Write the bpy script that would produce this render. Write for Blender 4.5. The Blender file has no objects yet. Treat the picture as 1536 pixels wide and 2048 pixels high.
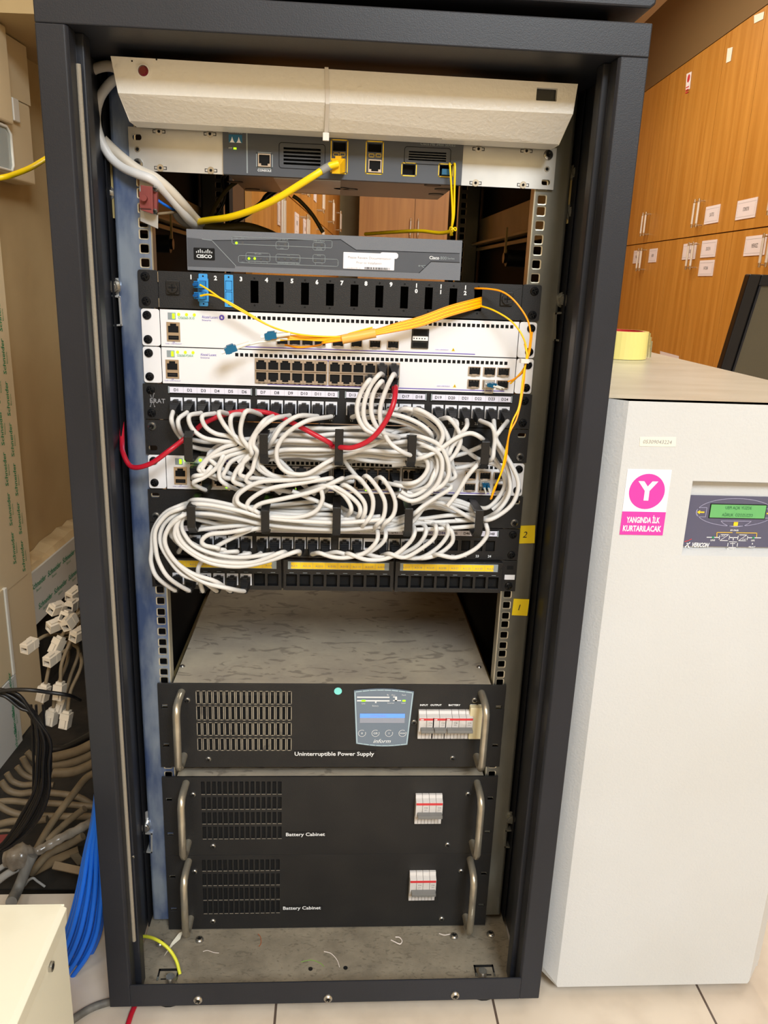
import bpy, bmesh, math, random
from mathutils import Vector, Matrix
random.seed(7)
SC = bpy.context.scene
COL = SC.collection
R = math.radians

# ------------------------------------------------------------------ camera
F_PX = 1587.54
CAM = Vector((-0.00742, -0.99269, 0.97362))
# rows: camera right, camera down, camera forward, in world axes
M = ((0.9976911125987022, -0.05688377008154838, 0.037103645951206465),
     (0.01950819555655802, -0.2832686237576997, -0.9588421752825299),
     (0.06505286825655825, 0.9573521418452646, -0.28150488869037715))
cd = bpy.data.cameras.new('camera'); cam = bpy.data.objects.new('camera', cd); COL.objects.link(cam)
cd.sensor_fit = 'VERTICAL'; cd.sensor_height = 36.0; cd.lens = F_PX / 2048 * 36.0
cd.clip_start = 0.02; cd.clip_end = 60
mw = Matrix(((M[0][0], -M[1][0], -M[2][0], CAM.x), (M[0][1], -M[1][1], -M[2][1], CAM.y),
             (M[0][2], -M[1][2], -M[2][2], CAM.z), (0, 0, 0, 1)))
cam.matrix_world = mw
SC.camera = cam

# ------------------------------------------------------------------ world, lamps, exposure
SC.view_settings.view_transform = 'Standard'
SC.view_settings.look = 'None'
SC.view_settings.exposure = 0.82
SC.view_settings.gamma = 1.0
w = bpy.data.worlds.new('world'); SC.world = w; w.use_nodes = True
w.node_tree.nodes['Background'].inputs[0].default_value = (1.0, 0.96, 0.9, 1)
w.node_tree.nodes['Background'].inputs[1].default_value = 0.06

def area(name, loc, sx, sy, power, col=(1, 0.97, 0.92), rot=(0, 0, 0)):
    l = bpy.data.lights.new(name, 'AREA'); l.shape = 'RECTANGLE'; l.size = sx; l.size_y = sy
    l.energy = power; l.color = col
    o = bpy.data.objects.new(name, l); COL.objects.link(o); o.location = loc; o.rotation_euler = rot
    return o
area('ceiling_lamp_front', (0.75, -2.6, 2.60), 1.0, 1.0, 76, (0.87, 0.945, 1.0), (R(25), 0, 0))
area('left_fill_light', (-0.55, -1.9, 2.66), 0.4, 0.9, 15, (1.0, 0.95, 0.86))  # weak added fill that lifts the left wall
area('ceiling_lamp_side', (1.2, 0.1, 2.66), 0.5, 1.0, 9, (1, 0.97, 0.92))
area('ceiling_lamp_back', (0.9, 3.4, 2.66), 0.6, 1.8, 26, (1, 0.93, 0.80))
pl = bpy.data.lights.new('ceiling_fill_light', 'POINT'); pl.energy = 14; pl.color = (1, 0.9, 0.74); pl.shadow_soft_size = 0.12  # added fill that brightens the ceiling, no globe fixture hangs there
plo = bpy.data.objects.new('ceiling_fill_light', pl); COL.objects.link(plo); plo.location = (0.95, 2.2, 2.45)

# ------------------------------------------------------------------ pixel helpers (2048-high frame)
def ray(px, py):
    q = ((px - 768) / F_PX, (py - 1024) / F_PX, 1.0)
    return Vector([sum(q[i] * M[i][j] for i in range(3)) for j in range(3)])
def at(px, py, y=None, x=None, z=None):
    d = ray(px, py)
    if y is not None: t = (y - CAM.y) / d.y
    elif x is not None: t = (x - CAM.x) / d.x
    else: t = (z - CAM.z) / d.z
    return CAM + d * t
def XZ(px, py, y=-0.004):
    p = at(px, py, y=y); return p.x, p.z

# ------------------------------------------------------------------ materials
MAT = {}
def nodes(name):
    m = bpy.data.materials.new(name); m.use_nodes = True; nt = m.node_tree
    return m, nt, nt.nodes['Principled BSDF']
def N(nt, t, **k):
    n = nt.nodes.new(t)
    for a, b in k.items():
        if a.startswith('i_'): n.inputs[a[2:].replace('_', ' ')].default_value = b
        else: setattr(n, a, b)
    return n
def mat(name, col, rough=0.5, metal=0.0, spec=0.5, noise=None, bump=0.0, bscale=200.0, emit=None, estr=1.0,
        col2=None, nscale=(1, 1, 1), trans=0.0, lo=0.35, hi=0.65, detail=4.0, ior=1.45):
    m, nt, b = nodes(name)
    b.inputs['Base Color'].default_value = (*col, 1)
    b.inputs['Roughness'].default_value = rough
    b.inputs['Metallic'].default_value = metal
    b.inputs['Specular IOR Level'].default_value = spec
    b.inputs['Transmission Weight'].default_value = trans
    b.inputs['IOR'].default_value = ior
    tc = N(nt, 'ShaderNodeTexCoord')
    if noise:
        mp = N(nt, 'ShaderNodeMapping'); mp.inputs['Scale'].default_value = nscale
        nt.links.new(tc.outputs['Object'], mp.inputs['Vector'])
        nz = N(nt, 'ShaderNodeTexNoise'); nz.inputs['Scale'].default_value = noise; nz.inputs['Detail'].default_value = detail
        nt.links.new(mp.outputs[0], nz.inputs['Vector'])
        cr = N(nt, 'ShaderNodeValToRGB'); cr.color_ramp.elements[0].position = lo; cr.color_ramp.elements[1].position = hi
        cr.color_ramp.elements[0].color = (*col, 1); cr.color_ramp.elements[1].color = (*(col2 or col), 1)
        nt.links.new(nz.outputs['Fac'], cr.inputs['Fac']); nt.links.new(cr.outputs[0], b.inputs['Base Color'])
    if bump:
        n2 = N(nt, 'ShaderNodeTexNoise'); n2.inputs['Scale'].default_value = bscale; n2.inputs['Detail'].default_value = 2
        nt.links.new(tc.outputs['Object'], n2.inputs['Vector'])
        bp = N(nt, 'ShaderNodeBump'); bp.inputs['Strength'].default_value = bump; bp.inputs['Distance'].default_value = 0.001
        nt.links.new(n2.outputs['Fac'], bp.inputs['Height']); nt.links.new(bp.outputs[0], b.inputs['Normal'])
    if emit:
        b.inputs['Emission Color'].default_value = (*emit, 1); b.inputs['Emission Strength'].default_value = estr
    MAT[name] = m
    return m
def s(v):  # sRGB 0-255 to linear
    return tuple((c / 255 / 12.92) if c / 255 <= 0.04045 else ((c / 255 + 0.055) / 1.055) ** 2.4 for c in v)

mat('powder', s((31, 33, 39)), 0.42, spec=0.35, bump=0.12, bscale=900, noise=6, col2=s((36, 38, 45)))
mat('powder_dark', s((20, 21, 25)), 0.75, spec=0.15, bump=0.2, bscale=900)
mat('black_panel', s((22, 22, 24)), 0.5, bump=0.3, bscale=1200)
mat('ups_black', s((28, 28, 29)), 0.55, noise=14, col2=s((38, 37, 36)), bump=0.3, bscale=1400, lo=0.45, hi=0.8)
mat('hole', s((6, 6, 7)), 0.9)
mat('plastic_black', s((19, 19, 21)), 0.38, bump=0.3, bscale=700)
mat('plug_black', s((30, 31, 34)), 0.4)
mat('cisco_dark', s((66, 70, 78)), 0.45, noise=9, col2=s((74, 78, 86)))
mat('cisco_light', s((104, 108, 116)), 0.5, bump=0.3, bscale=1500)
mat('cisco_under', s((122, 112, 104)), 0.35, metal=0.3)
mat('switch_white', s((226, 226, 230)), 0.4, noise=5, col2=s((233, 232, 234)))
mat('lamp_cream', s((236, 233, 226)), 0.35, bump=0.5, bscale=260)
mat('ups_cream', s((197, 200, 203)), 0.38, bump=0.35, bscale=330, noise=4, col2=s((193, 195, 196)))
mat('ups_side', s((190, 191, 192)), 0.4, bump=0.4, bscale=330)
mat('ups_top', s((196, 192, 178)), 0.3, noise=9, col2=s((184, 179, 163)), nscale=(1, 3, 1), bump=0.2, bscale=200)
mat('box_cream', s((228, 226, 208)), 0.5, noise=8, col2=s((214, 208, 185)), lo=0.5, hi=0.8)
mat('ink_faint', s((205, 198, 178)), 0.6)
mat('zinc_blue', s((88, 108, 152)), 0.32, metal=0.6, noise=9, col2=s((172, 186, 204)), nscale=(3, 3, 1), lo=0.42, hi=0.66, detail=9)
mat('zinc_grey', s((120, 121, 116)), 0.34, metal=0.75, noise=7, col2=s((146, 146, 138)), nscale=(3, 3, 1), detail=6)
mat('zinc_edge', s((205, 200, 182)), 0.3, metal=0.75, noise=30, col2=s((180, 176, 160)))
mat('zinc_yellow', s((176, 158, 106)), 0.4, metal=0.15, noise=10, col2=s((150, 134, 90)))
mat('alu', s((205, 206, 205)), 0.35, metal=0.6, noise=12, col2=s((185, 186, 186)))
mat('steel', s((185, 183, 178)), 0.25, metal=0.9)
mat('handle_metal', s((165, 156, 140)), 0.3, metal=0.7, noise=40, col2=s((195, 188, 170)), lo=0.3, hi=0.7)
mat('screw_black', s((38, 38, 40)), 0.3, metal=0.5)
mat('gold', s((190, 170, 145)), 0.3, metal=0.6)
mat('port_metal', s((186, 172, 158)), 0.32, metal=0.6)
mat('white', s((240, 240, 240)), 0.45)
mat('white_jack', s((230, 232, 240)), 0.4)
mat('label', s((226, 224, 240)), 0.4)
mat('label_yellow', s((244, 205, 40)), 0.5)
mat('note_yellow', s((232, 205, 30)), 0.5)
mat('ink', s((30, 30, 36)), 0.6)
mat('ink_blue', s((60, 60, 140)), 0.6)
mat('ink_green', s((30, 140, 90)), 0.6)
mat('ink_purple', s((96, 76, 176)), 0.5)
mat('ink_grey', s((150, 150, 155)), 0.6)
mat('print_white', s((225, 228, 232)), 0.5)
mat('print_grey', s((140, 150, 155)), 0.5)
mat('led', s((120, 220, 20)), 0.3, emit=s((150, 255, 20)), estr=1.3)
mat('led_off', s((80, 82, 84)), 0.3)
mat('fiber_yellow', s((255, 196, 0)), 0.35)
mat('fiber_orange', s((250, 158, 10)), 0.35)
mat('cable_yellow', s((240, 205, 10)), 0.4)
mat('cable_white', s((206, 205, 204)), 0.42)
mat('cable_mains', s((205, 196, 182)), 0.45)
mat('cable_grey', s((140, 138, 134)), 0.45)
mat('cable_red', s((178, 24, 44)), 0.35)
mat('cable_blue', s((30, 110, 225)), 0.3)
mat('cable_black', s((22, 21, 22)), 0.4)
mat('cable_olive', s((80, 70, 30)), 0.5)
mat('cable_beige', s((128, 112, 88)), 0.6, noise=20, col2=s((98, 84, 64)))
mat('cable_green', s((120, 170, 60)), 0.4)
mat('earth_yellow', s((215, 215, 60)), 0.4)
mat('blue_adapter', s((60, 150, 215)), 0.35)
mat('blue_dark', s((24, 88, 150)), 0.35)
mat('teal_plug', s((10, 92, 130)), 0.3)
mat('boot_white', s((226, 224, 214)), 0.35)
mat('boot_yellow', s((235, 180, 10)), 0.4)
mat('orange_wrap', s((240, 180, 90)), 0.25)
mat('tie_white', s((222, 216, 208)), 0.35)
mat('red_lens', s((110, 8, 24)), 0.08)
mat('terminal_red', s((124, 56, 52)), 0.45)
mat('panel_blue', s((112, 126, 142)), 0.4)
mat('outline_light', s((180, 205, 215)), 0.4)
mat('lcd_blue', s((95, 140, 225)), 0.2, emit=s((80, 130, 230)), estr=0.5)
mat('lcd_grey', s((150, 156, 172)), 0.25)
mat('lcd_green', s((96, 160, 100)), 0.2, emit=s((80, 150, 85)), estr=0.15)
mat('ink_green_dark', s((46, 100, 66)), 0.4)
mat('panel_violet', s((84, 84, 106)), 0.4)
mat('line_violet', s((160, 160, 190)), 0.4)
mat('arrow_yellow', s((245, 200, 40)), 0.4)
mat('breaker_grey', s((206, 202, 200)), 0.45, noise=60, col2=s((176, 170, 160)), lo=0.5, hi=0.8)
mat('breaker_red', s((205, 60, 64)), 0.5)
mat('toggle_grey', s((118, 118, 116)), 0.35)
mat('cap_cream', s((220, 208, 170)), 0.5)
mat('cyan_dot', s((130, 225, 220)), 0.4)
mat('pink', s((240, 60, 165)), 0.4)
mat('sticker_white', s((245, 240, 245)), 0.4)
mat('masking', s((225, 222, 208)), 0.6)
mat('tape', s((238, 226, 140)), 0.15)
mat('tape_clear', s((240, 236, 205)), 0.1, trans=0.6)
mat('tape_core', s((190, 40, 40)), 0.5)
mat('monitor_black', s((22, 23, 26)), 0.35)
mat('monitor_panel', s((92, 86, 70)), 0.5, bump=0.4, bscale=600)
mat('keystone_jack', s((200, 188, 170)), 0.45)
mat('trunk', s((214, 198, 164)), 0.5)
mat('trunk_white', s((205, 208, 206)), 0.35)
mat('clear_film', s((200, 210, 208)), 0.12, trans=0.35)
mat('plaster_edge', s((205, 185, 145)), 0.9, bump=1.0, bscale=60)
mat('foam', s((140, 132, 118)), 0.9, bump=0.6, bscale=500)
mat('grime_and_shade', s((44, 39, 32)), 0.95, noise=14, col2=s((22, 20, 17)), bump=1.0, bscale=80)  # recess dirt, and the painted dark of the opening under the duct
mat('handle_white', s((216, 208, 196)), 0.3, metal=0.3)
mat('chrome', s((200, 190, 170)), 0.15, metal=0.9)
mat('plate_white', s((226, 218, 222)), 0.4)
mat('bulkhead', s((112, 88, 52)), 0.8)
mat('ceiling_paint', s((236, 214, 176)), 0.9)
mat('wall_paint', s((190, 168, 126)), 0.85, noise=2.5, col2=s((174, 151, 110)), bump=0.8, bscale=24)
mat('thread_white', s((226, 215, 208)), 0.5)
mat('copper', s((170, 90, 50)), 0.4)
mat('paper', s((205, 200, 185)), 0.7)
mat('strip_wood', s((140, 116, 84)), 0.7, noise=10, col2=s((110, 90, 64)))
mat('wrap_clear', s((150, 140, 126)), 0.22, noise=30, col2=s((96, 86, 74)), bump=1.0, bscale=60)
mat('grey_rope', s((84, 82, 78)), 0.6, noise=60, col2=s((116, 113, 107)), nscale=(1, 1, .2))

def wood():
    m, nt, b = nodes('wood')
    tc = N(nt, 'ShaderNodeTexCoord'); mp = N(nt, 'ShaderNodeMapping'); mp.inputs['Scale'].default_value = (14, 14, 0.7)
    nt.links.new(tc.outputs['Object'], mp.inputs['Vector'])
    nz = N(nt, 'ShaderNodeTexNoise'); nz.inputs['Scale'].default_value = 1.6; nz.inputs['Detail'].default_value = 7; nz.inputs['Distortion'].default_value = 0.4
    nt.links.new(mp.outputs[0], nz.inputs['Vector'])
    cr = N(nt, 'ShaderNodeValToRGB'); e = cr.color_ramp.elements
    e[0].position = 0.3; e[0].color = (*s((168, 112, 36)), 1); e[1].position = 0.72; e[1].color = (*s((193, 138, 60)), 1)
    nt.links.new(nz.outputs['Fac'], cr.inputs['Fac']); nt.links.new(cr.outputs[0], b.inputs['Base Color'])
    b.inputs['Roughness'].default_value = 0.42
    MAT['wood'] = m
wood()
mat('wood_edge', s((96, 62, 26)), 0.6)

def dusty(name, c1, c2, c3, sc):
    m, nt, b = nodes(name)
    tc = N(nt, 'ShaderNodeTexCoord')
    n1 = N(nt, 'ShaderNodeTexNoise'); n1.inputs['Scale'].default_value = sc; n1.inputs['Detail'].default_value = 8; n1.inputs['Roughness'].default_value = 0.65
    n2 = N(nt, 'ShaderNodeTexNoise'); n2.inputs['Scale'].default_value = sc * 3.2; n2.inputs['Detail'].default_value = 3; n2.inputs['Distortion'].default_value = 1.6
    nt.links.new(tc.outputs['Object'], n1.inputs['Vector'])
    mp = N(nt, 'ShaderNodeMapping'); mp.inputs['Scale'].default_value = (1, 2.2, 1); mp.inputs['Rotation'].default_value = (0, 0, 0.4)
    nt.links.new(tc.outputs['Object'], mp.inputs['Vector']); nt.links.new(mp.outputs[0], n2.inputs['Vector'])
    r1 = N(nt, 'ShaderNodeValToRGB'); r1.color_ramp.elements[0].position = 0.35; r1.color_ramp.elements[1].position = 0.65
    r1.color_ramp.elements[0].color = (*c1, 1); r1.color_ramp.elements[1].color = (*c2, 1)
    r2 = N(nt, 'ShaderNodeValToRGB'); r2.color_ramp.elements[0].position = 0.575; r2.color_ramp.elements[1].position = 0.64
    nt.links.new(n1.outputs['Fac'], r1.inputs['Fac']); nt.links.new(n2.outputs['Fac'], r2.inputs['Fac'])
    mx = N(nt, 'ShaderNodeMix', data_type='RGBA'); mx.inputs[7].default_value = (*c3, 1)
    ml = N(nt, 'ShaderNodeMath', operation='MULTIPLY'); ml.inputs[1].default_value = 0.55
    nt.links.new(r2.outputs[0], ml.inputs[0]); nt.links.new(ml.outputs[0], mx.inputs[0]); nt.links.new(r1.outputs[0], mx.inputs[6])
    nt.links.new(mx.outputs[2], b.inputs['Base Color']); b.inputs['Roughness'].default_value = 0.75
    bp = N(nt, 'ShaderNodeBump'); bp.inputs['Strength'].default_value = 0.5; bp.inputs['Distance'].default_value = 0.002
    nt.links.new(n1.outputs['Fac'], bp.inputs['Height']); nt.links.new(bp.outputs[0], b.inputs['Normal'])
    MAT[name] = m
dusty('dust_top', s((138, 130, 118)), s((166, 157, 138)), s((88, 80, 72)), 7)
dusty('dust_floor', s((112, 104, 90)), s((138, 129, 112)), s((90, 83, 71)), 22)

def tiles():
    m, nt, b = nodes('tiles')
    tc = N(nt, 'ShaderNodeTexCoord'); mp = N(nt, 'ShaderNodeMapping')
    mp.inputs['Location'].default_value = (0.072, -0.10, 0)
    nt.links.new(tc.outputs['Object'], mp.inputs['Vector'])
    br = N(nt, 'ShaderNodeTexBrick'); br.offset = 0.0; br.inputs['Scale'].default_value = 1.0
    br.inputs['Brick Width'].default_value = 0.305; br.inputs['Row Height'].default_value = 0.305
    br.inputs['Mortar Size'].default_value = 0.0018; br.inputs['Mortar Smooth'].default_value = 0.1
    br.inputs['Color1'].default_value = (*s((206, 194, 178)), 1); br.inputs['Color2'].default_value = (*s((200, 187, 172)), 1)
    br.inputs['Mortar'].default_value = (*s((92, 78, 70)), 1)
    nt.links.new(mp.outputs[0], br.inputs['Vector'])
    nz = N(nt, 'ShaderNodeTexNoise'); nz.inputs['Scale'].default_value = 12; nz.inputs['Detail'].default_value = 8
    nt.links.new(tc.outputs['Object'], nz.inputs['Vector'])
    rp = N(nt, 'ShaderNodeValToRGB'); rp.color_ramp.elements[0].position = 0.25; rp.color_ramp.elements[0].color = (0.62, 0.58, 0.55, 1)
    rp.color_ramp.elements[1].position = 0.55; rp.color_ramp.elements[1].color = (1, 1, 1, 1)
    nt.links.new(nz.outputs['Fac'], rp.inputs['Fac'])
    mx = N(nt, 'ShaderNodeMix', data_type='RGBA', blend_type='MULTIPLY'); mx.inputs[0].default_value = 0.5
    nt.links.new(br.outputs['Color'], mx.inputs[6]); nt.links.new(rp.outputs[0], mx.inputs[7])
    nt.links.new(mx.outputs[2], b.inputs['Base Color']); b.inputs['Roughness'].default_value = 0.28
    MAT['tiles'] = m
tiles()

# ------------------------------------------------------------------ text
TS = bpy.data.scenes.new('lettering_workshop')
TCACHE = {}
def glyphs(txt, bold=0.0, shear=0.0, lh=1.0):
    k = (txt, bold, shear, lh)
    if k in TCACHE: return TCACHE[k]
    cu = bpy.data.curves.new('t', 'FONT'); cu.body = txt; cu.size = 1; cu.resolution_u = 2
    cu.offset = bold; cu.shear = shear; cu.space_line = lh; cu.align_x = 'CENTER'; cu.align_y = 'CENTER'
    o = bpy.data.objects.new('t', cu); TS.collection.objects.link(o)
    me = o.to_mesh()
    vs = [(v.co.x, v.co.y) for v in me.vertices]; fs = [tuple(f.vertices) for f in me.polygons]
    if vs:
        cx = (min(v[0] for v in vs) + max(v[0] for v in vs)) / 2; cy = (min(v[1] for v in vs) + max(v[1] for v in vs)) / 2
        vs = [(a - cx, b - cy) for a, b in vs]
    o.to_mesh_clear(); bpy.data.objects.remove(o); bpy.data.curves.remove(cu)
    TCACHE[k] = (vs, fs); return TCACHE[k]

# ------------------------------------------------------------------ mesh builder
class MB:
    def __init__(self): self.v = []; self.f = []; self.m = []; self.mats = []; self.sm = []
    def mi(self, name):
        if name not in self.mats: self.mats.append(name)
        return self.mats.index(name)
    def add(self, vs, fs, m, smooth=False):
        o = len(self.v); self.v += [tuple(v) for v in vs]; k = self.mi(m)
        for f in fs: self.f.append(tuple(i + o for i in f)); self.m.append(k); self.sm.append(smooth)
        return self
    def box(self, x0, x1, y0, y1, z0, z1, m, rot=None, c=None):
        vs = [Vector((x, y, z)) for x in (x0, x1) for y in (y0, y1) for z in (z0, z1)]
        if rot is not None:
            cc = Vector(c) if c is not None else Vector(((x0 + x1) / 2, (y0 + y1) / 2, (z0 + z1) / 2))
            vs = [cc + rot @ (v - cc) for v in vs]
        return self.add(vs, [(0, 1, 3, 2), (4, 6, 7, 5), (0, 4, 5, 1), (2, 3, 7, 6), (0, 2, 6, 4), (1, 5, 7, 3)], m)
    def prism(self, pts, y0, y1, m, axis='y'):
        # outline in (x,z) extruded along y; axis 'x': outline in (y,z) along x; axis 'z': (x,y) along z
        n = len(pts)
        def P(a, b, c): return (a, c, b) if axis == 'y' else ((c, a, b) if axis == 'x' else (a, b, c))
        vs = [P(a, b, y0) for a, b in pts] + [P(a, b, y1) for a, b in pts]
        fs = [tuple(range(n)), tuple(reversed(range(n, 2 * n)))] + [(i, i + n, (i + 1) % n + n, (i + 1) % n) for i in range(n)]
        return self.add(vs, fs, m)
    def tube(self, pts, r, m, n=8, caps=True, rs=None):
        pts = [Vector(p) for p in pts]; vs = []; fs = []
        t = (pts[1] - pts[0]).normalized(); u = t.orthogonal().normalized(); K = len(pts)
        for i, p in enumerate(pts):
            a = pts[max(i - 1, 0)]; b = pts[min(i + 1, K - 1)]
            if (b - a).length > 1e-9: t = (b - a).normalized()
            u = u - t * u.dot(t)
            u = u.normalized() if u.length > 1e-6 else t.orthogonal().normalized()
            w_ = t.cross(u); rr = rs[i] if rs else r
            for k in range(n):
                an = 2 * math.pi * k / n; vs.append(p + (u * math.cos(an) + w_ * math.sin(an)) * rr)
        for i in range(K - 1):
            for k in range(n): fs.append((i * n + k, i * n + (k + 1) % n, (i + 1) * n + (k + 1) % n, (i + 1) * n + k))
        self.add(vs, fs, m, True)
        if caps: self.add(vs[:n], [tuple(reversed(range(n)))], m); self.add(vs[-n:], [tuple(range(n))], m)
        return self
    def cyl(self, a, b, r, m, n=16, r2=None):
        return self.tube([a, b], r, m, n, True, [r, r2 if r2 is not None else r])
    def text(self, txt, x, z, size, y, m, bold=0.0, shear=0.0, sx=1.0, rot=0.0, lh=1.0, maxw=None, O=None, U=None, V=None):
        vs, fs = glyphs(txt, bold, shear, lh)
        if not vs: return self
        if maxw:
            wd = (max(v[0] for v in vs) - min(v[0] for v in vs)) * size; sx = maxw / wd
        c, q = math.cos(rot), math.sin(rot); out = []
        for a, b in vs:
            a *= size * sx; b *= size; a, b = a * c - b * q, a * q + b * c
            out.append((x + a, y, z + b) if O is None else tuple(Vector(O) + Vector(U) * (x + a) + Vector(V) * (z + b)))
        return self.add(out, fs, m)
    def poly(self, pts, y, m): return self.add([(a, y, b) for a, b in pts], [tuple(range(len(pts)))], m)
    def stroke(self, pts, wd, y, m, closed=False):
        n = len(pts); P = [Vector(p) for p in pts]
        for i in range(n if closed else n - 1):
            a, b = P[i], P[(i + 1) % n]; d = b - a
            if d.length < 1e-9: continue
            d.normalize(); q = Vector((-d.y, d.x)) * wd / 2; a = a - d * wd * .25; b = b + d * wd * .25
            self.poly([tuple(a + q), tuple(a - q), tuple(b - q), tuple(b + q)], y, m)
        return self
    def plate(self, x0, x1, z0, z1, y0, y1, holes, m, rad=0.0, mi=None):
        # plate with rectangular (optionally rounded) holes; y0 = front, y1 = back; holes: (x0,x1,z0,z1)
        xs = sorted(set([x0, x1] + [round(h[i], 6) for h in holes for i in (0, 1)]))
        zs = sorted(set([z0, z1] + [round(h[i], 6) for h in holes for i in (2, 3)]))
        H = set()
        for h in holes:
            i0, i1 = xs.index(round(h[0], 6)), xs.index(round(h[1], 6)); k0, k1 = zs.index(round(h[2], 6)), zs.index(round(h[3], 6))
            for i in range(i0, i1):
                for k in range(k0, k1): H.add((i, k))
        id_ = {}; vs = []
        def V(i, k, b):
            if (i, k, b) not in id_:
                id_[(i, k, b)] = len(vs); vs.append((xs[i], y1 if b else y0, zs[k]))
            return id_[(i, k, b)]
        fs = []; nx, nz = len(xs) - 1, len(zs) - 1
        for i in range(nx):
            for k in range(nz):
                if (i, k) in H: continue
                fs.append((V(i, k, 0), V(i + 1, k, 0), V(i + 1, k + 1, 0), V(i, k + 1, 0)))
                fs.append((V(i, k, 1), V(i, k + 1, 1), V(i + 1, k + 1, 1), V(i + 1, k, 1)))
                for (di, dk, a, b) in ((-1, 0, (i, k), (i, k + 1)), (1, 0, (i + 1, k), (i + 1, k + 1)), (0, -1, (i, k), (i + 1, k)), (0, 1, (i, k + 1), (i + 1, k + 1))):
                    q = (i + di, k + dk)
                    if q in H or not (0 <= q[0] < nx and 0 <= q[1] < nz):
                        fs.append((V(*a, 0), V(*b, 0), V(*b, 1), V(*a, 1)))
        self.add(vs, fs, m)
        if rad:
            for h in holes:
                for (cx, cz, sx, sz) in ((h[0], h[2], 1, 1), (h[1], h[2], -1, 1), (h[0], h[3], 1, -1), (h[1], h[3], -1, -1)):
                    arc = [(cx + sx * rad * (1 - math.cos(t)), cz + sz * rad * (1 - math.sin(t))) for t in (0, R(30), R(60), R(90))]
                    self.prism([(cx, cz)] + arc, y0, y1, mi or m)
        return self
    def build(self, name, parent=None, bevel=0.0, loc=None, seg=2):
        base = Vector((0, 0, 0))
        if parent is not None: base = WL[parent.name]
        elif loc is not None: base = Vector(loc)
        me = bpy.data.meshes.new(name)
        me.from_pydata([tuple(Vector(v) - base) for v in self.v], [], self.f)
        for n in self.mats: me.materials.append(MAT[n])
        me.polygons.foreach_set('material_index', self.m); me.polygons.foreach_set('use_smooth', self.sm)
        me.update()
        o = bpy.data.objects.new(name, me); COL.objects.link(o)
        if parent is not None: o.parent = parent
        else: o.location = base
        WL[o.name] = base
        if bevel:
            b = o.modifiers.new('bevel', 'BEVEL'); b.width = bevel; b.segments = seg; b.limit_method = 'ANGLE'; b.angle_limit = R(50)
        return o
WL = {}
def thing(name, label, cat, loc, group=None):
    o = bpy.data.objects.new(name, None); COL.objects.link(o); o.location = loc; o.empty_display_size = 0.02
    o['label'] = label; o['category'] = cat
    if group: o['group'] = group
    WL[o.name] = Vector(loc); return o
def tag(o, label, cat, group=None, kind=None):
    o['label'] = label; o['category'] = cat
    if group: o['group'] = group
    if kind: o['kind'] = kind
    return o
def struct(mb, name, **k):
    o = mb.build(name, **k); o['kind'] = 'structure'; return o
def inst(me, name, parent, loc, rot=None, world=True, scale=None):
    o = bpy.data.objects.new(name, me); COL.objects.link(o)
    o.parent = parent; base = WL[parent.name] if parent is not None else Vector((0, 0, 0))
    o.location = Vector(loc) - base
    if rot is not None: o.rotation_euler = rot
    if scale: o.scale = scale
    WL[o.name] = Vector(loc); return o
def mesh_of(mb, name):
    me = bpy.data.meshes.new(name); me.from_pydata(mb.v, [], mb.f)
    for n in mb.mats: me.materials.append(MAT[n])
    me.polygons.foreach_set('material_index', mb.m); me.polygons.foreach_set('use_smooth', mb.sm); me.update(); return me
def catmull(P, n=6):
    P = [Vector(p) for p in P]; out = []
    Q = [P[0] * 2 - P[1]] + P + [P[-1] * 2 - P[-2]]
    for i in range(1, len(Q) - 2):
        p0, p1, p2, p3 = Q[i - 1:i + 3]
        for k in range(n):
            t = k / n; t2 = t * t; t3 = t2 * t
            out.append(0.5 * ((2 * p1) + (-p0 + p2) * t + (2 * p0 - 5 * p1 + 4 * p2 - p3) * t2 + (-p0 + 3 * p1 - 3 * p2 + p3) * t3))
    out.append(P[-1]); return out
def rrect(x0, x1, z0, z1, r, n=4):
    out = []
    for cx, cz, a0 in ((x1 - r, z1 - r, 0), (x0 + r, z1 - r, 90), (x0 + r, z0 + r, 180), (x1 - r, z0 + r, 270)):
        for i in range(n + 1):
            a = R(a0 + 90 * i / n); out.append((cx + r * math.cos(a), cz + r * math.sin(a)))
    return out
def circ(x, z, r, n=20): return [(x + r * math.cos(2 * math.pi * i / n), z + r * math.sin(2 * math.pi * i / n)) for i in range(n)]

# shared small meshes (facing -Y, origin on the surface they sit on)
def screw_mesh(name, m, r=0.0042, cage=False):
    b = MB(); n = 20
    prof = [(r, 0), (r, -0.0010), (r * .85, -0.0022), (r * .45, -0.0028)]
    vs = []; fs = []
    for rr, y in prof:
        for k in range(n): a = 2 * math.pi * k / n; vs.append((rr * math.cos(a), y, rr * math.sin(a)))
    for i in range(3):
        for k in range(n): fs.append((i * n + k, (i + 1) * n + k, (i + 1) * n + (k + 1) % n, i * n + (k + 1) % n))
    fs.append(tuple(range(3 * n, 4 * n)))
    b.add(vs, fs, m, True)
    w_ = r * .13; L = r * .55
    for an in (R(20), R(110)):
        c, q = math.cos(an), math.sin(an)
        pts = [(c * a - q * d, q * a + c * d) for a, d in ((-L, -w_), (L, -w_), (L, w_), (-L, w_))]
        b.poly(pts, -0.0030, 'hole')
    return mesh_of(b, name)
SCREW_B = screw_mesh('screw_black_mesh', 'screw_black', 0.0052)
SCREW_S = screw_mesh('screw_steel_mesh', 'steel', 0.0054)
SCREW_P = screw_mesh('screw_small_mesh', 'steel', 0.0042)
SCREW_F = screw_mesh('screw_beam_mesh', 'steel', 0.0062)

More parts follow.
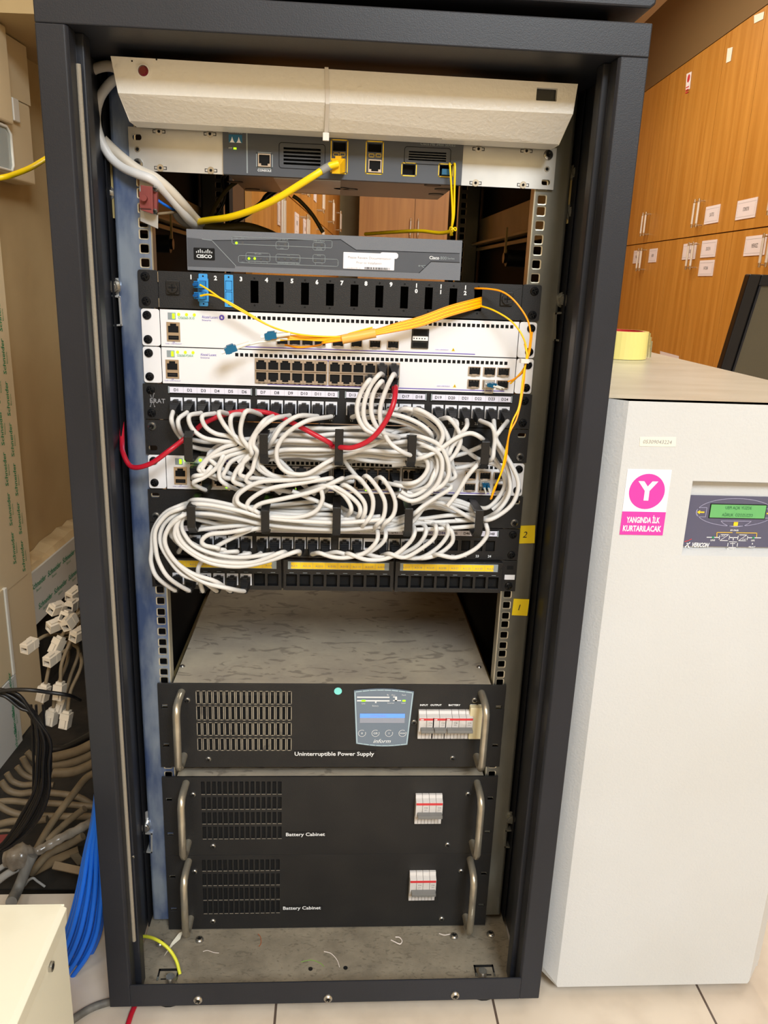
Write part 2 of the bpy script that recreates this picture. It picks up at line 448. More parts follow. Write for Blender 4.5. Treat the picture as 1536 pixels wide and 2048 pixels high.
def rj45_mesh(flip=False, m='port_metal', w=0.0150, h=0.0135):
    # jack: rim, dark stepped cavity, tab notch
    b = MB(); t = 0.0011; g = -1 if flip else 1
    cw, ch = w / 2 - t, h / 2 - t
    b.plate(-w / 2, w / 2, -h / 2, h / 2, -0.0030, 0.0, [(-cw, cw, -ch, ch)], m)
    b.box(-cw - .0004, cw + .0004, -.0012, -0.0002, -ch - .0004, ch + .0004, 'hole')
    # latch steps
    st = cw * .38
    for sx in (-1, 1):
        x0, x1 = (cw - st, cw) if sx > 0 else (-cw, -cw + st)
        z0, z1 = (-ch, -ch + .0022) if not flip else (ch - .0022, ch)
        b.box(x0, x1, -0.0028, -0.001, z0, z1, m)
    return mesh_of(b, 'rj45_port')
RJ_UP, RJ_DN = rj45_mesh(True), rj45_mesh(False)
def sfp_mesh():
    b = MB(); w, h = 0.0148, 0.0102; t = 0.0008
    b.plate(-w / 2, w / 2, -h / 2, h / 2, -0.0030, 0.0, [(-w / 2 + t, w / 2 - t, -h / 2 + t, h / 2 - t)], 'port_metal')
    b.box(-w / 2 + .0004, w / 2 - .0004, -0.0010, -0.0002, -h / 2 + .0004, h / 2 - .0004, 'hole')
    for x in (-.004, 0, .004): b.box(x - .0014, x + .0014, -.0020, -.0011, h / 2 - .0032, h / 2 - .001, 'plug_black')
    b.box(-.003, .003, -.0036, -.002, -h / 2 - .0004, -h / 2 + .0014, 'port_metal')
    return mesh_of(b, 'sfp_cage')
SFP = sfp_mesh()
def boot_mesh(m='plug_black'):
    # snagless boot: origin at port face, points to -Y and slightly down
    b = MB()
    secs = [(0.0, .0058, .0052, 0), (-.007, .0062, .0058, -.0003), (-.012, .0062, .0056, -.0010), (-.018, .0048, .0046, -.0028), (-.025, .0036, .0036, -.0052)]
    vs = []; fs = []
    for y, a, c, dz in secs:
        for sx, sz in ((-1, -1), (1, -1), (1, 1), (-1, 1)): vs.append((sx * a, y, sz * c + dz))
    for i in range(4):
        for k in range(4): fs.append((i * 4 + k, i * 4 + (k + 1) % 4, (i + 1) * 4 + (k + 1) % 4, (i + 1) * 4 + k))
    fs.append((16, 17, 18, 19)); b.add(vs, fs, m)
    for i, y in enumerate((-.013, -.0165, -.020)):
        a = .0058 - i * .0007; b.box(-a, a, y, y + .0018, -a - .001 - i * .0012, a - .001 - i * .0012, m)
    b.box(-.0026, .0026, -.011, -.001, .0045, .0072, m)
    return mesh_of(b, 'plug_boot')
BOOT = boot_mesh()
# ================================================================== the room (turned 3.2 degrees against the rack)
AR = 0.056; CA, SA = math.cos(AR), math.sin(AR)
def uv(u, v, z=0.0): return (u * CA + v * SA, -u * SA + v * CA, z)
ROOM = Matrix.Rotation(-AR, 3, 'Z')
def rbox(mb, u0, u1, v0, v1, z0, z1, m):
    vs = [uv(u, v, z) for u in (u0, u1) for v in (v0, v1) for z in (z0, z1)]
    return mb.add(vs, [(0, 1, 3, 2), (4, 6, 7, 5), (0, 4, 5, 1), (2, 3, 7, 6), (0, 2, 6, 4), (1, 5, 7, 3)], m)
b = MB()
b.box(-1.6, 3.4, -3.4, 0.092, -0.02, 0, 'tiles'); b.box(-0.30, 3.4, 0.092, 7.2, -0.02, 0, 'tiles')
struct(b, 'floor')
b = MB(); b.box(-1.6, -0.30, 0.080, 1.4, -0.16, -0.14, 'grime_and_shade'); b.box(-1.6, -0.30, 0.0921, 0.110, -0.14, -0.021, 'grime_and_shade'); struct(b, 'trim_1')
b = MB(); rbox(b, -.8499, -.8440, .866, 1.385, -.139, .096, 'grime_and_shade'); struct(b, 'opening_shade')  # dark sheet paints the black of the opening under the skirting duct
b = MB(); rbox(b, -1.5, 2.5, -3.2, 6.9, 2.75, 2.8, 'ceiling_paint'); struct(b, 'ceiling')
b = MB(); rbox(b, -0.93, -0.85, -3.2, 6.9, -0.16, 2.75, 'wall_paint'); struct(b, 'wall_left')
b = MB(); rbox(b, -0.93, 2.5, 6.62, 6.7, 0, 2.75, 'wall_paint'); struct(b, 'wall_back')
b = MB(); rbox(b, 2.32, 2.4, -3.2, 6.7, 0, 2.75, 'wall_paint'); struct(b, 'wall_right')
b = MB(); rbox(b, -0.93, 2.5, -3.3, -3.2, 0, 2.75, 'wall_paint'); struct(b, 'wall_front')
b = MB(); rbox(b, 1.8, 2.32, 0.46, 6.6, 2.275, 2.75, 'bulkhead'); struct(b, 'trim_2')
# rough plaster line above the skirting duct and beam in the upper left corner
b = MB()
rbox(b, -0.85, -0.335, 0.84, 1.39, 1.463, 1.66, 'wall_paint'); struct(b, 'trim_3')
b = MB()
vs = []; n = 26
for i in range(n + 1):
    v = 0.30 + i * (1.0 / n); h = 0.246 + random.uniform(-.006, .006)
    vs += [uv(-0.849, v, h + .014 + random.uniform(-.003, .003)), uv(-0.815 + random.uniform(-.006, .006), v, h + .004), uv(-0.808, v, .236)]
fs = []
for i in range(n):
    for k in range(2): fs.append((i * 3 + k, (i + 1) * 3 + k, (i + 1) * 3 + k + 1, i * 3 + k + 1))
b.add(vs, fs, 'plaster_edge'); struct(b, 'trim_4')

# ---- cupboards: local frame x along the row, y out of the face is -y, built then placed
def cup_handle(x, z0, z1):
    b = MB(); y = -.034
    b.cyl((x, y, z0), (x, y, z0 + .022), .0062, 'chrome', 10); b.cyl((x, y, z1 - .022), (x, y, z1), .0062, 'chrome', 10)
    b.cyl((x, y, z0 + .02), (x, y, z1 - .02), .0068, 'handle_white', 10)
    for z in (z0 + .012, z1 - .012): b.cyl((x, y, z), (x, 0, z), .0035, 'chrome', 8)
    return b
def plate_text(b, x, z, wd, h, t1):
    b.box(x - wd / 2, x + wd / 2, -.0035, -.0005, z - h / 2, z + h / 2, 'plate_white')
    y = -.0038
    for dz in (-.38, .34): b.stroke([(x - wd / 2 + .006, z + dz * h), (x + wd / 2 - .006, z + dz * h)], .0012, y, 'ink_grey')
    for dx in (-.44, .44): b.stroke([(x + dx * wd, z - .3 * h), (x + dx * wd, z + .26 * h)], .0014, y, 'ink_grey')
    b.text(t1, x, z, h * .3, y, 'ink', maxw=wd * .3)
def cupboard(label, place, w_, plates, group, top=2.27, hs=True):
    # place: (origin xyz, rotz); doors: upper pair and lower pair with handles at the centre seam
    o0, rz = place
    root = thing('storage_cupboard', label, 'cupboard', o0, group); root.rotation_euler = (0, 0, rz)
    WL[root.name] = Vector((0, 0, 0))
    b = MB(); b.box(.001, w_ - .001, .021, .5, .0, top, 'wood_edge'); b.build('carcass', root)
    for (z0, z1, hz0, hz1) in ((.08, 1.266, 1.088, 1.236), (1.272, top, 1.312, 1.462)):
        for k in (0, 1):
            x0, x1 = k * w_ / 2 + .0018, (k + 1) * w_ / 2 - .0018
            b = MB(); b.box(x0, x1, 0, .019, z0, z1, 'wood'); d = b.build('door', root)
            hx = w_ / 2 + (-.032 if k == 0 else .032)
            WL[d.name] = Vector((0, 0, 0))
            cup_handle(hx, hz0, hz1).build('handle', d)
    for (x, z, wd, h, t) in plates:
        b = MB(); plate_text(b, x, z, wd, h, t); b.build('name_plate', root)
    return root
# right row: face at u = 1.8, x axis of the cupboard runs toward the camera (-v)
def right_place(v_far): return (Vector(uv(1.8, v_far, 0)), -AR - R(90))
W = 0.92
for i, (vf, lab, pl) in enumerate((
    (6.00, 'wooden cupboard at the far end of the right hand row, seen only past the rack', []),
    (5.08, 'wooden cupboard nearest the rack edge in the right row, two white name plates below',
        [(.30, 1.185, .15, .085, 'EVRAK'), (.64, 1.185, .15, .085, 'ARSIV')]),
    (4.16, 'wooden cupboard in the middle of the right row with four white name plates',
        [(.36, 1.19, .20, .088, 'MUHASEBE'), (.62, 1.37, .19, .09, 'SATIS'), (.64, 1.195, .2, .088, 'DOSYA'), (.645, 1.095, .2, .082, 'FATURA')]),
    (3.24, 'wooden cupboard at the right picture edge behind the black framed screen',
        [(.12, 1.365, .22, .09, 'OTOMASYON'), (.28, 1.19, .22, .09, 'MERKEZ'), (.70, 1.19, .2, .09, 'ARSIV')]),
    (2.32, 'wooden cupboard of the right row standing outside the picture on the right', []))):
    if i == 4: continue
    cupboard(lab, right_place(vf), W, pl, 'wooden cupboards along the right wall')
for i, vf in enumerate((1.40, 2.32, 3.24, 4.16, 5.08)):
    cupboard(('wooden cupboard nearest the back of the rack, seen through the gap above the grey router',
              'second wooden cupboard along the left row, seen through the gap, with white name plates',
              'third wooden cupboard along the left row, seen through the gap above the grey router',
              'fourth wooden cupboard along the left row, seen small through the gap above the router',
              'last wooden cupboard of the left row, beside the dark gap at the end wall')[i],
             (Vector(uv(-0.33, vf, 0)), -AR + R(90)), W,
             [[(.64, 1.185, .15, .085, 'KASA')], [(.28, 1.185, .15, .085, 'PROJE'), (.64, 1.185, .15, .085, 'PLAN'), (.62, 1.4, .15, .09, 'IDARI')], [(.28, 1.4, .15, .09, 'EK')], [], []][i],
             'wooden cupboards along the left side behind the rack')
for i, u in enumerate((-0.17, 0.75)):
    cupboard(('wooden cupboard facing us on the end wall, its handle pair seen through the gap',
              'wooden cupboard on the end wall hidden mostly behind the right rear post')[i],
             (Vector(uv(u, 6.0, 0)), -AR), W, [], 'wooden cupboards on the end wall')
# little stickers high on the right row
def on_right(px, py):
    d = ray(px, py); t = (1.797 - (CAM.x * CA - CAM.y * SA)) / (d.x * CA - d.y * SA); return CAM + d * t
def note(name, label, corners, m, extra=None):
    b = MB(); P = [on_right(*c) for c in corners]; nrm = Vector((-CA, SA, 0)) * .0015
    b.add(P + [p - nrm for p in P], [(0, 1, 2, 3), (0, 4, 5, 1), (1, 5, 6, 2), (2, 6, 7, 3), (3, 7, 4, 0)], m)
    if extra: extra(b, P, nrm)
    return tag(b.build(name), label, 'sticker')
note('paper_note', 'yellowed paper note taped high on the last visible cupboard door', [(1508, 47), (1508, 31), (1528, 23), (1526, 38)], 'masking')
note('paper_note', 'narrow pale paper note stuck high on the middle cupboard of the right row', [(1452, 126), (1455, 97), (1465, 94), (1461, 122)], 'masking')
def red_mark(b, P, nrm):
    c = sum(P, Vector()) / 4; U = (P[3] - P[0]).normalized(); V = Vector((0, 0, 1)); r = .022
    b.add([c + nrm * .3 + V * .016 + U * r * math.cos(a * .5236) + V * r * math.sin(a * .5236) for a in range(12)], [tuple(range(12))], 'breaker_red')
    for k in range(3):
        q = c + nrm * .3 - V * (.034 + k * .014); b.add([q - U * .024, q + U * .024, q + U * .024 + V * .007, q - U * .024 + V * .007], [(0, 1, 2, 3)], 'breaker_red')
note('warning_sticker', 'small white sticker with a red sign high on the cupboard beside the rack', [(1371, 182), (1373, 148), (1383, 143), (1379, 178)], 'sticker_white', red_mark)
note('name_plate', 'white card low on the cupboards just above the cream cabinet top', [(1320, 712), (1320, 702), (1357, 712), (1357, 724)], 'plate_white')

# ================================================================== the rack
RK = thing('equipment_rack', 'tall charcoal steel equipment rack without a door, filled with network gear', 'rack', (0, .3, 0.03))
FW, FY, ZB, ZT = .290, -.147, .030, 1.218
def post(s_):
    # section in plan (x,y): front face 28 mm, return, groove and inner lip
    pts = [(.290, FY), (.263, FY), (.2605, FY + .003), (.2600, FY + .022), (.2625, FY + .022), (.2625, FY + .026), (.254, FY + .026), (.2535, FY + .029), (.2535, FY + .046),
           (.256, FY + .046), (.256, FY + .031), (.272, FY + .031), (.272, .02), (.290, .02)]
    return [(s_ * a, c) for a, c in pts]
for s_ in (-1, 1):
    b = MB(); b.prism(post(s_), ZB, 1.1885, 'powder', 'z'); b.build('corner_post', RK, bevel=.0012)
    if s_ < 0: b = MB(); x = s_ * .2585; b.tube([(x, FY + .020, .12), (x, FY + .0215, .6), (x, FY + .020, 1.16)], .0026, 'foam', 8); b.build('door_seal', RK)
    # inner dark liner with slots
    b = MB(); xa, xb = sorted((s_ * .2705, s_ * .2735))
    hs = []
    b2 = MB()
    for k in range(26):
        z = .10 + k * .0415
        for dz in (0, .0115): hs.append((.018 - .0025, .018 + .0025, z + dz, z + dz + .008))
    b.plate(-.055, .055, .03, 1.20, xa, xb, [], 'powder_dark')
    # re-orient: build in (y,z) plane
    b = MB(); b.plate(.0, .050, .03, 1.20, 0, .0015, [(h[0] + .008, h[1] + .008, h[2], h[3]) for h in hs], 'powder_dark')
    b.v = [(s_ * (.2685 + y), x_ - .01, z) for x_, y, z in b.v]; b.build('slotted_strip', RK)
    rim = MB()
    for h in hs: rim.box(min(s_ * .2683, s_ * .2676), max(s_ * .2683, s_ * .2676), h[1] - .0035, h[1] - .0018, h[2], h[3], 'steel'); rim.box(min(s_ * .2683, s_ * .2676), max(s_ * .2683, s_ * .2676), h[0] - .002, h[1] - .002, h[2] - .0006, h[2] + .0004, 'steel')  # thin bright slivers imitate glints along the slots
    rim.build('slot_glints', RK)
b = MB(); b.box(-.290, .290, FY, .02, 1.1885, ZT, 'powder'); b.build('top_beam', RK, bevel=.0012)
b = MB(); b.box(-.2628, .2628, FY, FY + .003, ZB, .0655, 'powder'); b.box(-.2628, .2628, FY + .003, FY + .031, ZB, ZB + .002, 'dust_floor'); bb = b.build('bottom_beam', RK, bevel=.001)
for px, py in ((396, 1999), (656, 1996), (910, 1990)):
    p = at(px, py, y=FY); inst(SCREW_F, 'screw', bb, (p.x, FY, p.z), scale=(1, 1.2, 1))
b = MB(); b.box(-.285, .285, -.12, .86, 1.195, 1.215, 'powder_dark'); b.build('roof_panel', RK)
b = MB(); b.prism([(-.286, 1.2305), (-.291, 1.2345), (-.291, 1.262), (-.286, 1.275), (.286, 1.275), (.291, 1.262), (.291, 1.2345), (.286, 1.2305)], -.147, .9, 'powder'); 
b.build('roof_cover', RK, bevel=.002)
b = MB(); 
for x in (-.24, .24):
    for y in (-.08, .8): b.box(x - .02, x + .02, y - .02, y + .02, 1.216, 1.231, 'powder_dark')
b.build('roof_spacer', RK)
for s_ in (-1, 1):
    b = MB(); xa, xb = sorted((s_ * .2745, s_ * .288)); b.box(xa, xb, .02, .86, .03, 1.19, 'powder_dark'); b.build('side_panel', RK)
    b = MB(); xa, xb = sorted((s_ * .235, s_ * .274)); b.box(xa, xb, .80, .86, .03, 1.19, 'powder_dark'); b.build('rear_post', RK)
# bottom pan with slots, screws, lint
pz = .016
def FP(px, py): p = at(px, py, z=pz); return p.x, p.y
holes = []
for (a, c_) in (((312, 1938), (357, 1962)), ((950, 1905), (990, 1948))):
    pass
b = MB(); b.box(-.2735, .2735, FY + .0505, .80, .006, pz, 'dust_floor'); b.box(-.2592, .2592, FY + .029, FY + .0504, .006, pz, 'dust_floor')
pan = b.build('bottom_pan', RK)
def pan_slot(cx, cy, wx, wy):
    b = MB(); t = .0024; z = pz + .0006
    def q(x0, x1, y0, y1, m='hole'): b.box(cx + x0, cx + x1, cy + y0, cy + y1, pz + .0001, z, m)
    q(-wx, wx, wy - t * 1.6, wy); q(-wx, -wx + t, -wy * .9, wy); q(wx - t, wx, -wy * .9, wy); q(-wx * .6, wx * .6, -wy * .75, -wy * .75 + t * .7)
    for sx in (-1, 1): b.box(cx + sx * wx - .0012 - sx * .0016, cx + sx * wx + .0012 - sx * .0016, cy - wy, cy - wy * .4, z, z + .0012, 'steel')
    b.build('cut_out', pan)
for (px, py) in ((336, 1950), (969, 1942)):
    x, y = FP(px, py); pan_slot(x, y, .0145, .0105)
for px, py in ((399, 1881), (320, 1888), (908, 1874), (981, 1870), (279, 1971), (1021, 1962)):
    x, y = FP(px, py); o = inst(SCREW_P, 'screw', pan, (x, y, pz), rot=(R(-90), 0, 0), scale=(1.5, 1.6, 1.5))
for px, py in ((621, 1938), (691, 1936)):
    x, y = FP(px, py); b = MB(); b.cyl((x, y, pz), (x, y, pz + .0006), .0032, 'hole', 16); b.build('screw_hole', pan)
# mounting rails: L section, perforated inner strip
def rail(s_, m, yf=0.0, front=True, z0=.034, z1=1.185):
    b = MB()
    hs = []; z = .975 + .04445 * 4
    k = 0
    while z > z0 + .05:
        for dz in (.00635, .0222, .0381):
            zc = z - dz
            if zc < z1 - .01: hs.append((.2325 - .0048, .2325 + .0048, zc - .0047, zc + .0047))
        z -= .04445
    # front face
    b.plate(.2245, .2615, z0, z1, yf, yf + .002, hs, m, rad=.0014)
    # radius and flange going back
    arc = [(.2615 + .004 * math.sin(t), yf + .004 - .004 * math.cos(t)) for t in (0, R(30), R(60), R(90))]
    out = arc + [(.2655, yf + .055), (.2635, yf + .055)] + [(.2615 + .002 * math.sin(t), yf + .004 - .002 * math.cos(t)) for t in (R(90), R(45), 0)]
    b.prism(out, z0, z1, m, 'z')
    b.box(.2230, .2245, yf, yf + .018, z0, z1, 'zinc_edge')
    b.v = [(s_ * x, y, z) for x, y, z in b.v]
    # bright rims of the square holes
    rim = MB()
    for h in hs:
        e = .0011
        pts = rrect(h[0] - e, h[1] + e, h[2] - e, h[3] + e, .002, 2); inn = rrect(h[0] + .0001, h[1] - .0001, h[2] + .0001, h[3] - .0001, .0015, 2)
        n = len(pts); vs = [(s_ * a, yf - .0004, c_) for a, c_ in pts] + [(s_ * a, yf - .0002, c_) for a, c_ in inn]
        rim.add(vs, [(i, (i + 1) % n, (i + 1) % n + n, i + n) for i in range(n)], 'zinc_edge')
    o = b.build('mounting_rail', RK)
    if front: rim.build('hole_rims', o)
    return o
RL = rail(-1, 'zinc_blue'); RR = rail(1, 'zinc_grey')
for s_ in (-1, 1):
    r2 = rail(s_, 'zinc_grey', .62, False)
# depth beams (yellow zinc) and their brackets, bolts
def hexbolt(parent, x, y, z, m='steel'):
    b = MB(); b.cyl((x, y, z), (x, y - .0016, z), .0095, m, 18); b.cyl((x, y - .0016, z), (x, y - .008, z), .0072, m, 6); b.cyl((x, y - .008, z), (x, y - .009, z), .0045, m, 12)
    b.build('hex_bolt', parent)
for s_ in (-1, 1):
    for z in (1.068, .30):
        xa, xb = sorted((s_ * .2655, s_ * .2700)); b = MB()
        b.box(xa, xb, .02, .66, z - .022, z + .022, 'zinc_yellow'); xa, xb = sorted((s_ * .252, s_ * .2700)); b.box(xa, xb, .02, .66, z - .026, z - .022, 'zinc_yellow')
        b.box(min(s_ * .2655, s_ * .262), max(s_ * .2655, s_ * .262), .05, .64, z - .036, z - .030, 'zinc_yellow')
        b.build('depth_beam', RK, bevel=.0006)
# latch on each side panel
for (px, py, s_) in ((1035, 517, 1), (316, 487, -1)):
    p = at(px, py, x=s_ * .255); y = max(p.y, .07)
    b = MB(); b.cyl((s_ * .2735, y, p.z), (s_ * .238, y, p.z), .012, 'plastic_black', 16); b.cyl((s_ * .240, y, p.z), (s_ * .234, y, p.z), .0075, 'screw_black', 12)
    b.box(s_ * .236 - .0012, s_ * .236 + .0012, y - .003, y + .003, p.z, p.z + .042, 'zinc_yellow'); b.build('panel_latch', RK)
# Z brackets that clamp the rails
def zbracket(pts, y, bolts, m='alu', th=.0022, dep=.03):
    P = [at(px, py, y=y) for px, py in pts]; b = MB(); n = len(P)
    for i in range(n - 1):
        a, c_ = Vector((P[i].x, P[i].z)), Vector((P[i + 1].x, P[i + 1].z)); d = (c_ - a).normalized(); q = Vector((-d.y, d.x)) * th / 2
        a -= d * th / 2; c_ += d * th / 2
        b.prism([tuple(a + q), tuple(a - q), tuple(c_ - q), tuple(c_ + q)], y, y + dep, m)
    return b
br = zbracket([(209, 558), (213, 590), (238, 594), (242, 650), (216, 652)], -.004, []); 
p = [at(*q, y=.0) for q in ((209, 556), (237, 556), (237, 592), (213, 590))]; br.prism([(q.x, q.z) for q in p], .002, .004, 'alu')
br = br.build('rail_bracket', RK, bevel=.0004); q = at(226, 573, y=0); hexbolt(br, q.x, 0.002, q.z)
p = [at(*q, y=.006) for q in ((194, 290), (240, 290), (243, 440), (202, 430))]
b = MB(); b.prism([(q.x, q.z) for q in p], .006, .008, 'zinc_yellow'); b.box(min(q.x for q in p) - .001, min(q.x for q in p) + .001, .0, .03, p[3].z, p[0].z, 'alu')
br = b.build('rail_bracket', RK)
for px, py in ((202, 300), (212, 385)): q = at(px, py, y=.004); hexbolt(br, q.x, .006, q.z)
br = zbracket([(279, 1625), (281, 1667), (303, 1668), (303, 1705), (283, 1704)], -.004, [])
p = [at(*q, y=0) for q in ((282, 1630), (300, 1622), (301, 1668), (281, 1666))]; br.prism([(q.x, q.z) for q in p], .002, .004, 'alu')
br = br.build('rail_bracket', RK); q = at(292, 1651, y=0); hexbolt(br, q.x, .002, q.z)
# right side mirror brackets
br = zbracket([(1142, 588), (1141, 624), (1112, 627), (1110, 680), (1132, 683)], -.004, [], 'zinc_grey')
br = br.build('rail_bracket', RK); q = at(1127, 600, y=0); hexbolt(br, q.x, .002, q.z, 'zinc_grey')
p = [at(*q, y=.006) for q in ((1140, 335), (1168, 330), (1160, 440), (1132, 448))]
b = MB(); b.prism([(q.x, q.z) for q in p], .006, .008, 'zinc_yellow'); br = b.build('rail_bracket', RK)
for px, py in ((1153, 345), (1145, 424)): q = at(px, py, y=.004); hexbolt(br, q.x, .006, q.z, 'zinc_grey')
br = zbracket([(1034, 1620), (1032, 1661), (1012, 1662), (1010, 1694), (1028, 1696)], -.004, [], 'zinc_grey')
br = br.build('rail_bracket', RK); q = at(1021, 1635, y=0); hexbolt(br, q.x, .002, q.z, 'zinc_grey')
# rivets on the left inner lip, holes
for px, py in ((193, 95), (142, 240),): pass
b = MB()
for px, py in ((163, 203), (173, 337)):
    q = at(px, py, y=FY + .026); b.cyl((q.x, FY + .0262, q.z), (q.x, FY + .0255, q.z), .0022, 'hole', 12)
b.build('lip_hole', RK)
for px, py in ((246, 1917), (246, 1716), (286, 1713)):
    q = at(px, py, y=FY + .025); inst(SCREW_P, 'screw', RK, (min(q.x, -.2545), FY + .025, q.z), scale=(.5, .8, .5))
# yellow hand-written notes stuck on the right rail
def rail_note(px0, px1, py0, py1, tilt, t):
    c_ = at((px0 + px1) / 2, (py0 + py1) / 2, y=-.001); e = at(px1, py1, y=-.001); f = at(px0, py0, y=-.001); wd, h = e.x - f.x, f.z - e.z
    ct, st = math.cos(tilt), math.sin(tilt)
    pts = [(c_.x + ct * a - st * d, c_.z + st * a + ct * d) for a, d in ((-wd / 2, -h / 2), (wd / 2, -h / 2), (wd / 2, h / 2), (-wd / 2, h / 2))]
    b = MB(); b.prism(pts, -.0014, -.0004, 'note_yellow')
    b.text(t, c_.x - wd * .08, c_.z, h * .5, -.0017, 'ink', shear=.2); b.build('hand_written_note', RK)
rail_note(1037, 1068, 1051, 1087, .05, '2'); rail_note(1027, 1055, 1198, 1231, -.03, '1')
# rack feet
for x in (-.22, .22):
    for y in (-.10, .8):
        b = MB(); b.cyl((x, y, 0), (x, y, .008), .022, 'plastic_black', 20); b.cyl((x, y, .008), (x, y, .031), .006, 'steel', 12); b.build('levelling_foot', RK)
# ================================================================== rack equipment
Z0 = .9743; U1 = .04445
YP = -.004                                  # front of 1U faces
def zt(k): return Z0 - k * U1
def ears(root, k, m='black_panel', mesh=SCREW_B, l=(.38, .9), rr=None, ex=.2413, inner=.2180, which=(0, 1, 2, 3), zc=None, name='mounting_ear'):
    z1 = zt(k) - .0006; z0 = zt(k + 1) + .0006
    for s_ in (-1, 1):
        b = MB(); xa, xb = sorted((s_ * inner, s_ * ex))
        b.prism(rrect(xa, xb, z0, z1, .003), YP + .0005, YP + .0025, m); e = b.build(name, root, bevel=.0003)
    zs = (z1 - .0075, z0 + .0075)
    n = 0
    for s_ in (-1, 1):
        for z in zs:
            if n in which: inst(mesh, 'screw', root, (s_ * .2325, YP + .0005, z))
            n += 1
# ---------- rack lamp with cable tie
LF = -.078
pts_t = [(221, 112), (1156, 168)]; 
t = thing('rack_light_unit', 'cream sheet metal lamp unit with a red lens hung across the top of the rack', 'rack light', (0, -.03, 1.12))
def L(px, py, y): return at(px, py, y=y)
TLn, TRn = L(221, 112, LF), L(1156, 168, LF); ML_, MR_ = L(236, 186, LF), L(1146, 228, LF); BLn, BRn = L(259, 242, LF + .030), L(1118, 289, LF + .030)
b = MB()
fr = [TLn, TRn, MR_, BRn, BLn, ML_]
bk = [Vector((p.x, max(p.y, LF) + 0.0, p.z)) for p in fr]
YB = -.012
TLb, TRb = Vector((TLn.x, YB, TLn.z)), Vector((TRn.x, YB, TRn.z)); BLb, BRb = Vector((BLn.x, YB, BLn.z)), Vector((BRn.x, YB, BRn.z))
vs = [TLn, TRn, MR_, ML_, BRn, BLn, TLb, TRb, BLb, BRb]
# front with a square window cut in the upper face
wx0, wz1 = XZ(1074, 175, LF); wx1, wz0 = XZ(1113, 203, LF)
def upz(x, top):  # edges are straight lines between the two ends
    a, c_ = (TLn, TRn) if top else (ML_, MR_); f = (x - a.x) / (c_.x - a.x); return a.z + f * (c_.z - a.z)
fv = [TLn, ML_, Vector((wx0, LF, upz(wx0, True))), Vector((wx0, LF, wz1)), Vector((wx0, LF, wz0)), Vector((wx0, LF, upz(wx0, False))),
      Vector((wx1, LF, upz(wx1, True))), Vector((wx1, LF, wz1)), Vector((wx1, LF, wz0)), Vector((wx1, LF, upz(wx1, False))), TRn, MR_]
b.add(fv, [(0, 1, 5, 2), (2, 3, 7, 6), (4, 5, 9, 8), (6, 9, 11, 10)], 'lamp_cream')
wv = fv[3:5] + [fv[8], fv[7]]; wb = [v + Vector((0, .006, 0)) for v in wv]
b.add(wv + wb, [(0, 1, 5, 4), (1, 2, 6, 5), (2, 3, 7, 6), (3, 0, 4, 7)], 'lamp_cream'); b.add(wb, [(0, 1, 2, 3)], 'monitor_black')
b.add(vs, [(3, 5, 4, 2), (0, 6, 7, 1), (5, 8, 9, 4), (0, 3, 5, 8, 6), (1, 7, 9, 4, 2), (6, 8, 9, 7)], 'lamp_cream')
body = b.build('housing', t, bevel=.0008)
c_ = XZ(287, 142, LF); b = MB(); b.cyl((c_[0], LF, c_[1]), (c_[0], LF - .0012, c_[1]), .0064, 'white', 24); b.cyl((c_[0], LF - .0012, c_[1]), (c_[0], LF - .0036, c_[1]), .0052, 'red_lens', 24, .0035); b.build('red_lens', t)
b = MB()
for px, py in ((264, 122), (313, 119)): x, z = XZ(px, py, LF); b.cyl((x, LF, z), (x, LF - .0002, z), .0009, 'hole', 10)
b.build('pin_hole', t)
# tie
b = MB(); P = [L(653, 134, LF - .0012), L(655, 208, LF - .0012), L(652, 268, LF + .030 - .0012)]
for i in range(2):
    a, d = P[i], P[i + 1]; b.add([a + Vector((-.0021, 0, 0)), a + Vector((.0021, 0, 0)), d + Vector((.0021, 0, 0)), d + Vector((-.0021, 0, 0)),
        a + Vector((-.0021, .0012, 0)), a + Vector((.0021, .0012, 0)), d + Vector((.0021, .0012, 0)), d + Vector((-.0021, .0012, 0))],
        [(0, 1, 2, 3), (0, 4, 5, 1), (1, 5, 6, 2), (3, 2, 6, 7), (0, 3, 7, 4)], 'tie_white')
q = P[2]; b.box(q.x - .0034, q.x + .0034, q.y - .0035, q.y + .001, q.z - .007, q.z + .001, 'tie_white')
tag(b.build('cable_tie', loc=(P[1].x, P[1].y, P[2].z), bevel=.0003), 'cream plastic cable tie strapped upright round the lamp unit', 'cable tie')
for px0, px1, py in ((395, 430, 247), (880, 960, 279)):
    a, d = at(px0, py, y=-.03), at(px1, py, y=-.03); b = MB(); b.box(a.x, d.x, -.045, -.02, a.z - .002, a.z + .006, 'lamp_cream'); b.build('mounting_foot', t, bevel=.001)

# ---------- ME 3400 switch with its two aluminium ears
t = thing('network_switch', 'dark grey blue switch with yellow framed ports on wide aluminium brackets under the lamp', 'network switch', (0, 0, 1.0805))
x0, x1, z0, z1, yf = -.1385, .1343, 1.0812, 1.1262, -.010
b = MB(); b.box(x0 + .004, x1 - .004, 0, .185, z0 + .001, z1 - .001, 'cisco_under'); b.box(x0 + .003, x1 - .003, 0, .186, z1 - .003, z1, 'cisco_dark')
for xa in (x0 + .0035, x1 - .0045): b.box(xa, xa + .001, 0, .185, z0 + .002, z1, 'cisco_dark')
for px, py in ((683, 378), (705, 393), (865, 372), (885, 380), (872, 390), (827, 400), (865, 401), (505, 380), (470, 365), (700, 380)):
    p = at(px, py, z=z0)
    if p.y < .18: b.cyl((p.x, p.y, z0 + .001), (p.x, p.y, z0 + .0002), .010, 'plastic_black', 16)
p0, p1 = at(546, 355, z=z0), at(680, 392, z=z0); b.box(p0.x, p1.x, .012, .165, z0 + .0002, z0 + .001, 'alu')
b.build('chassis', t)
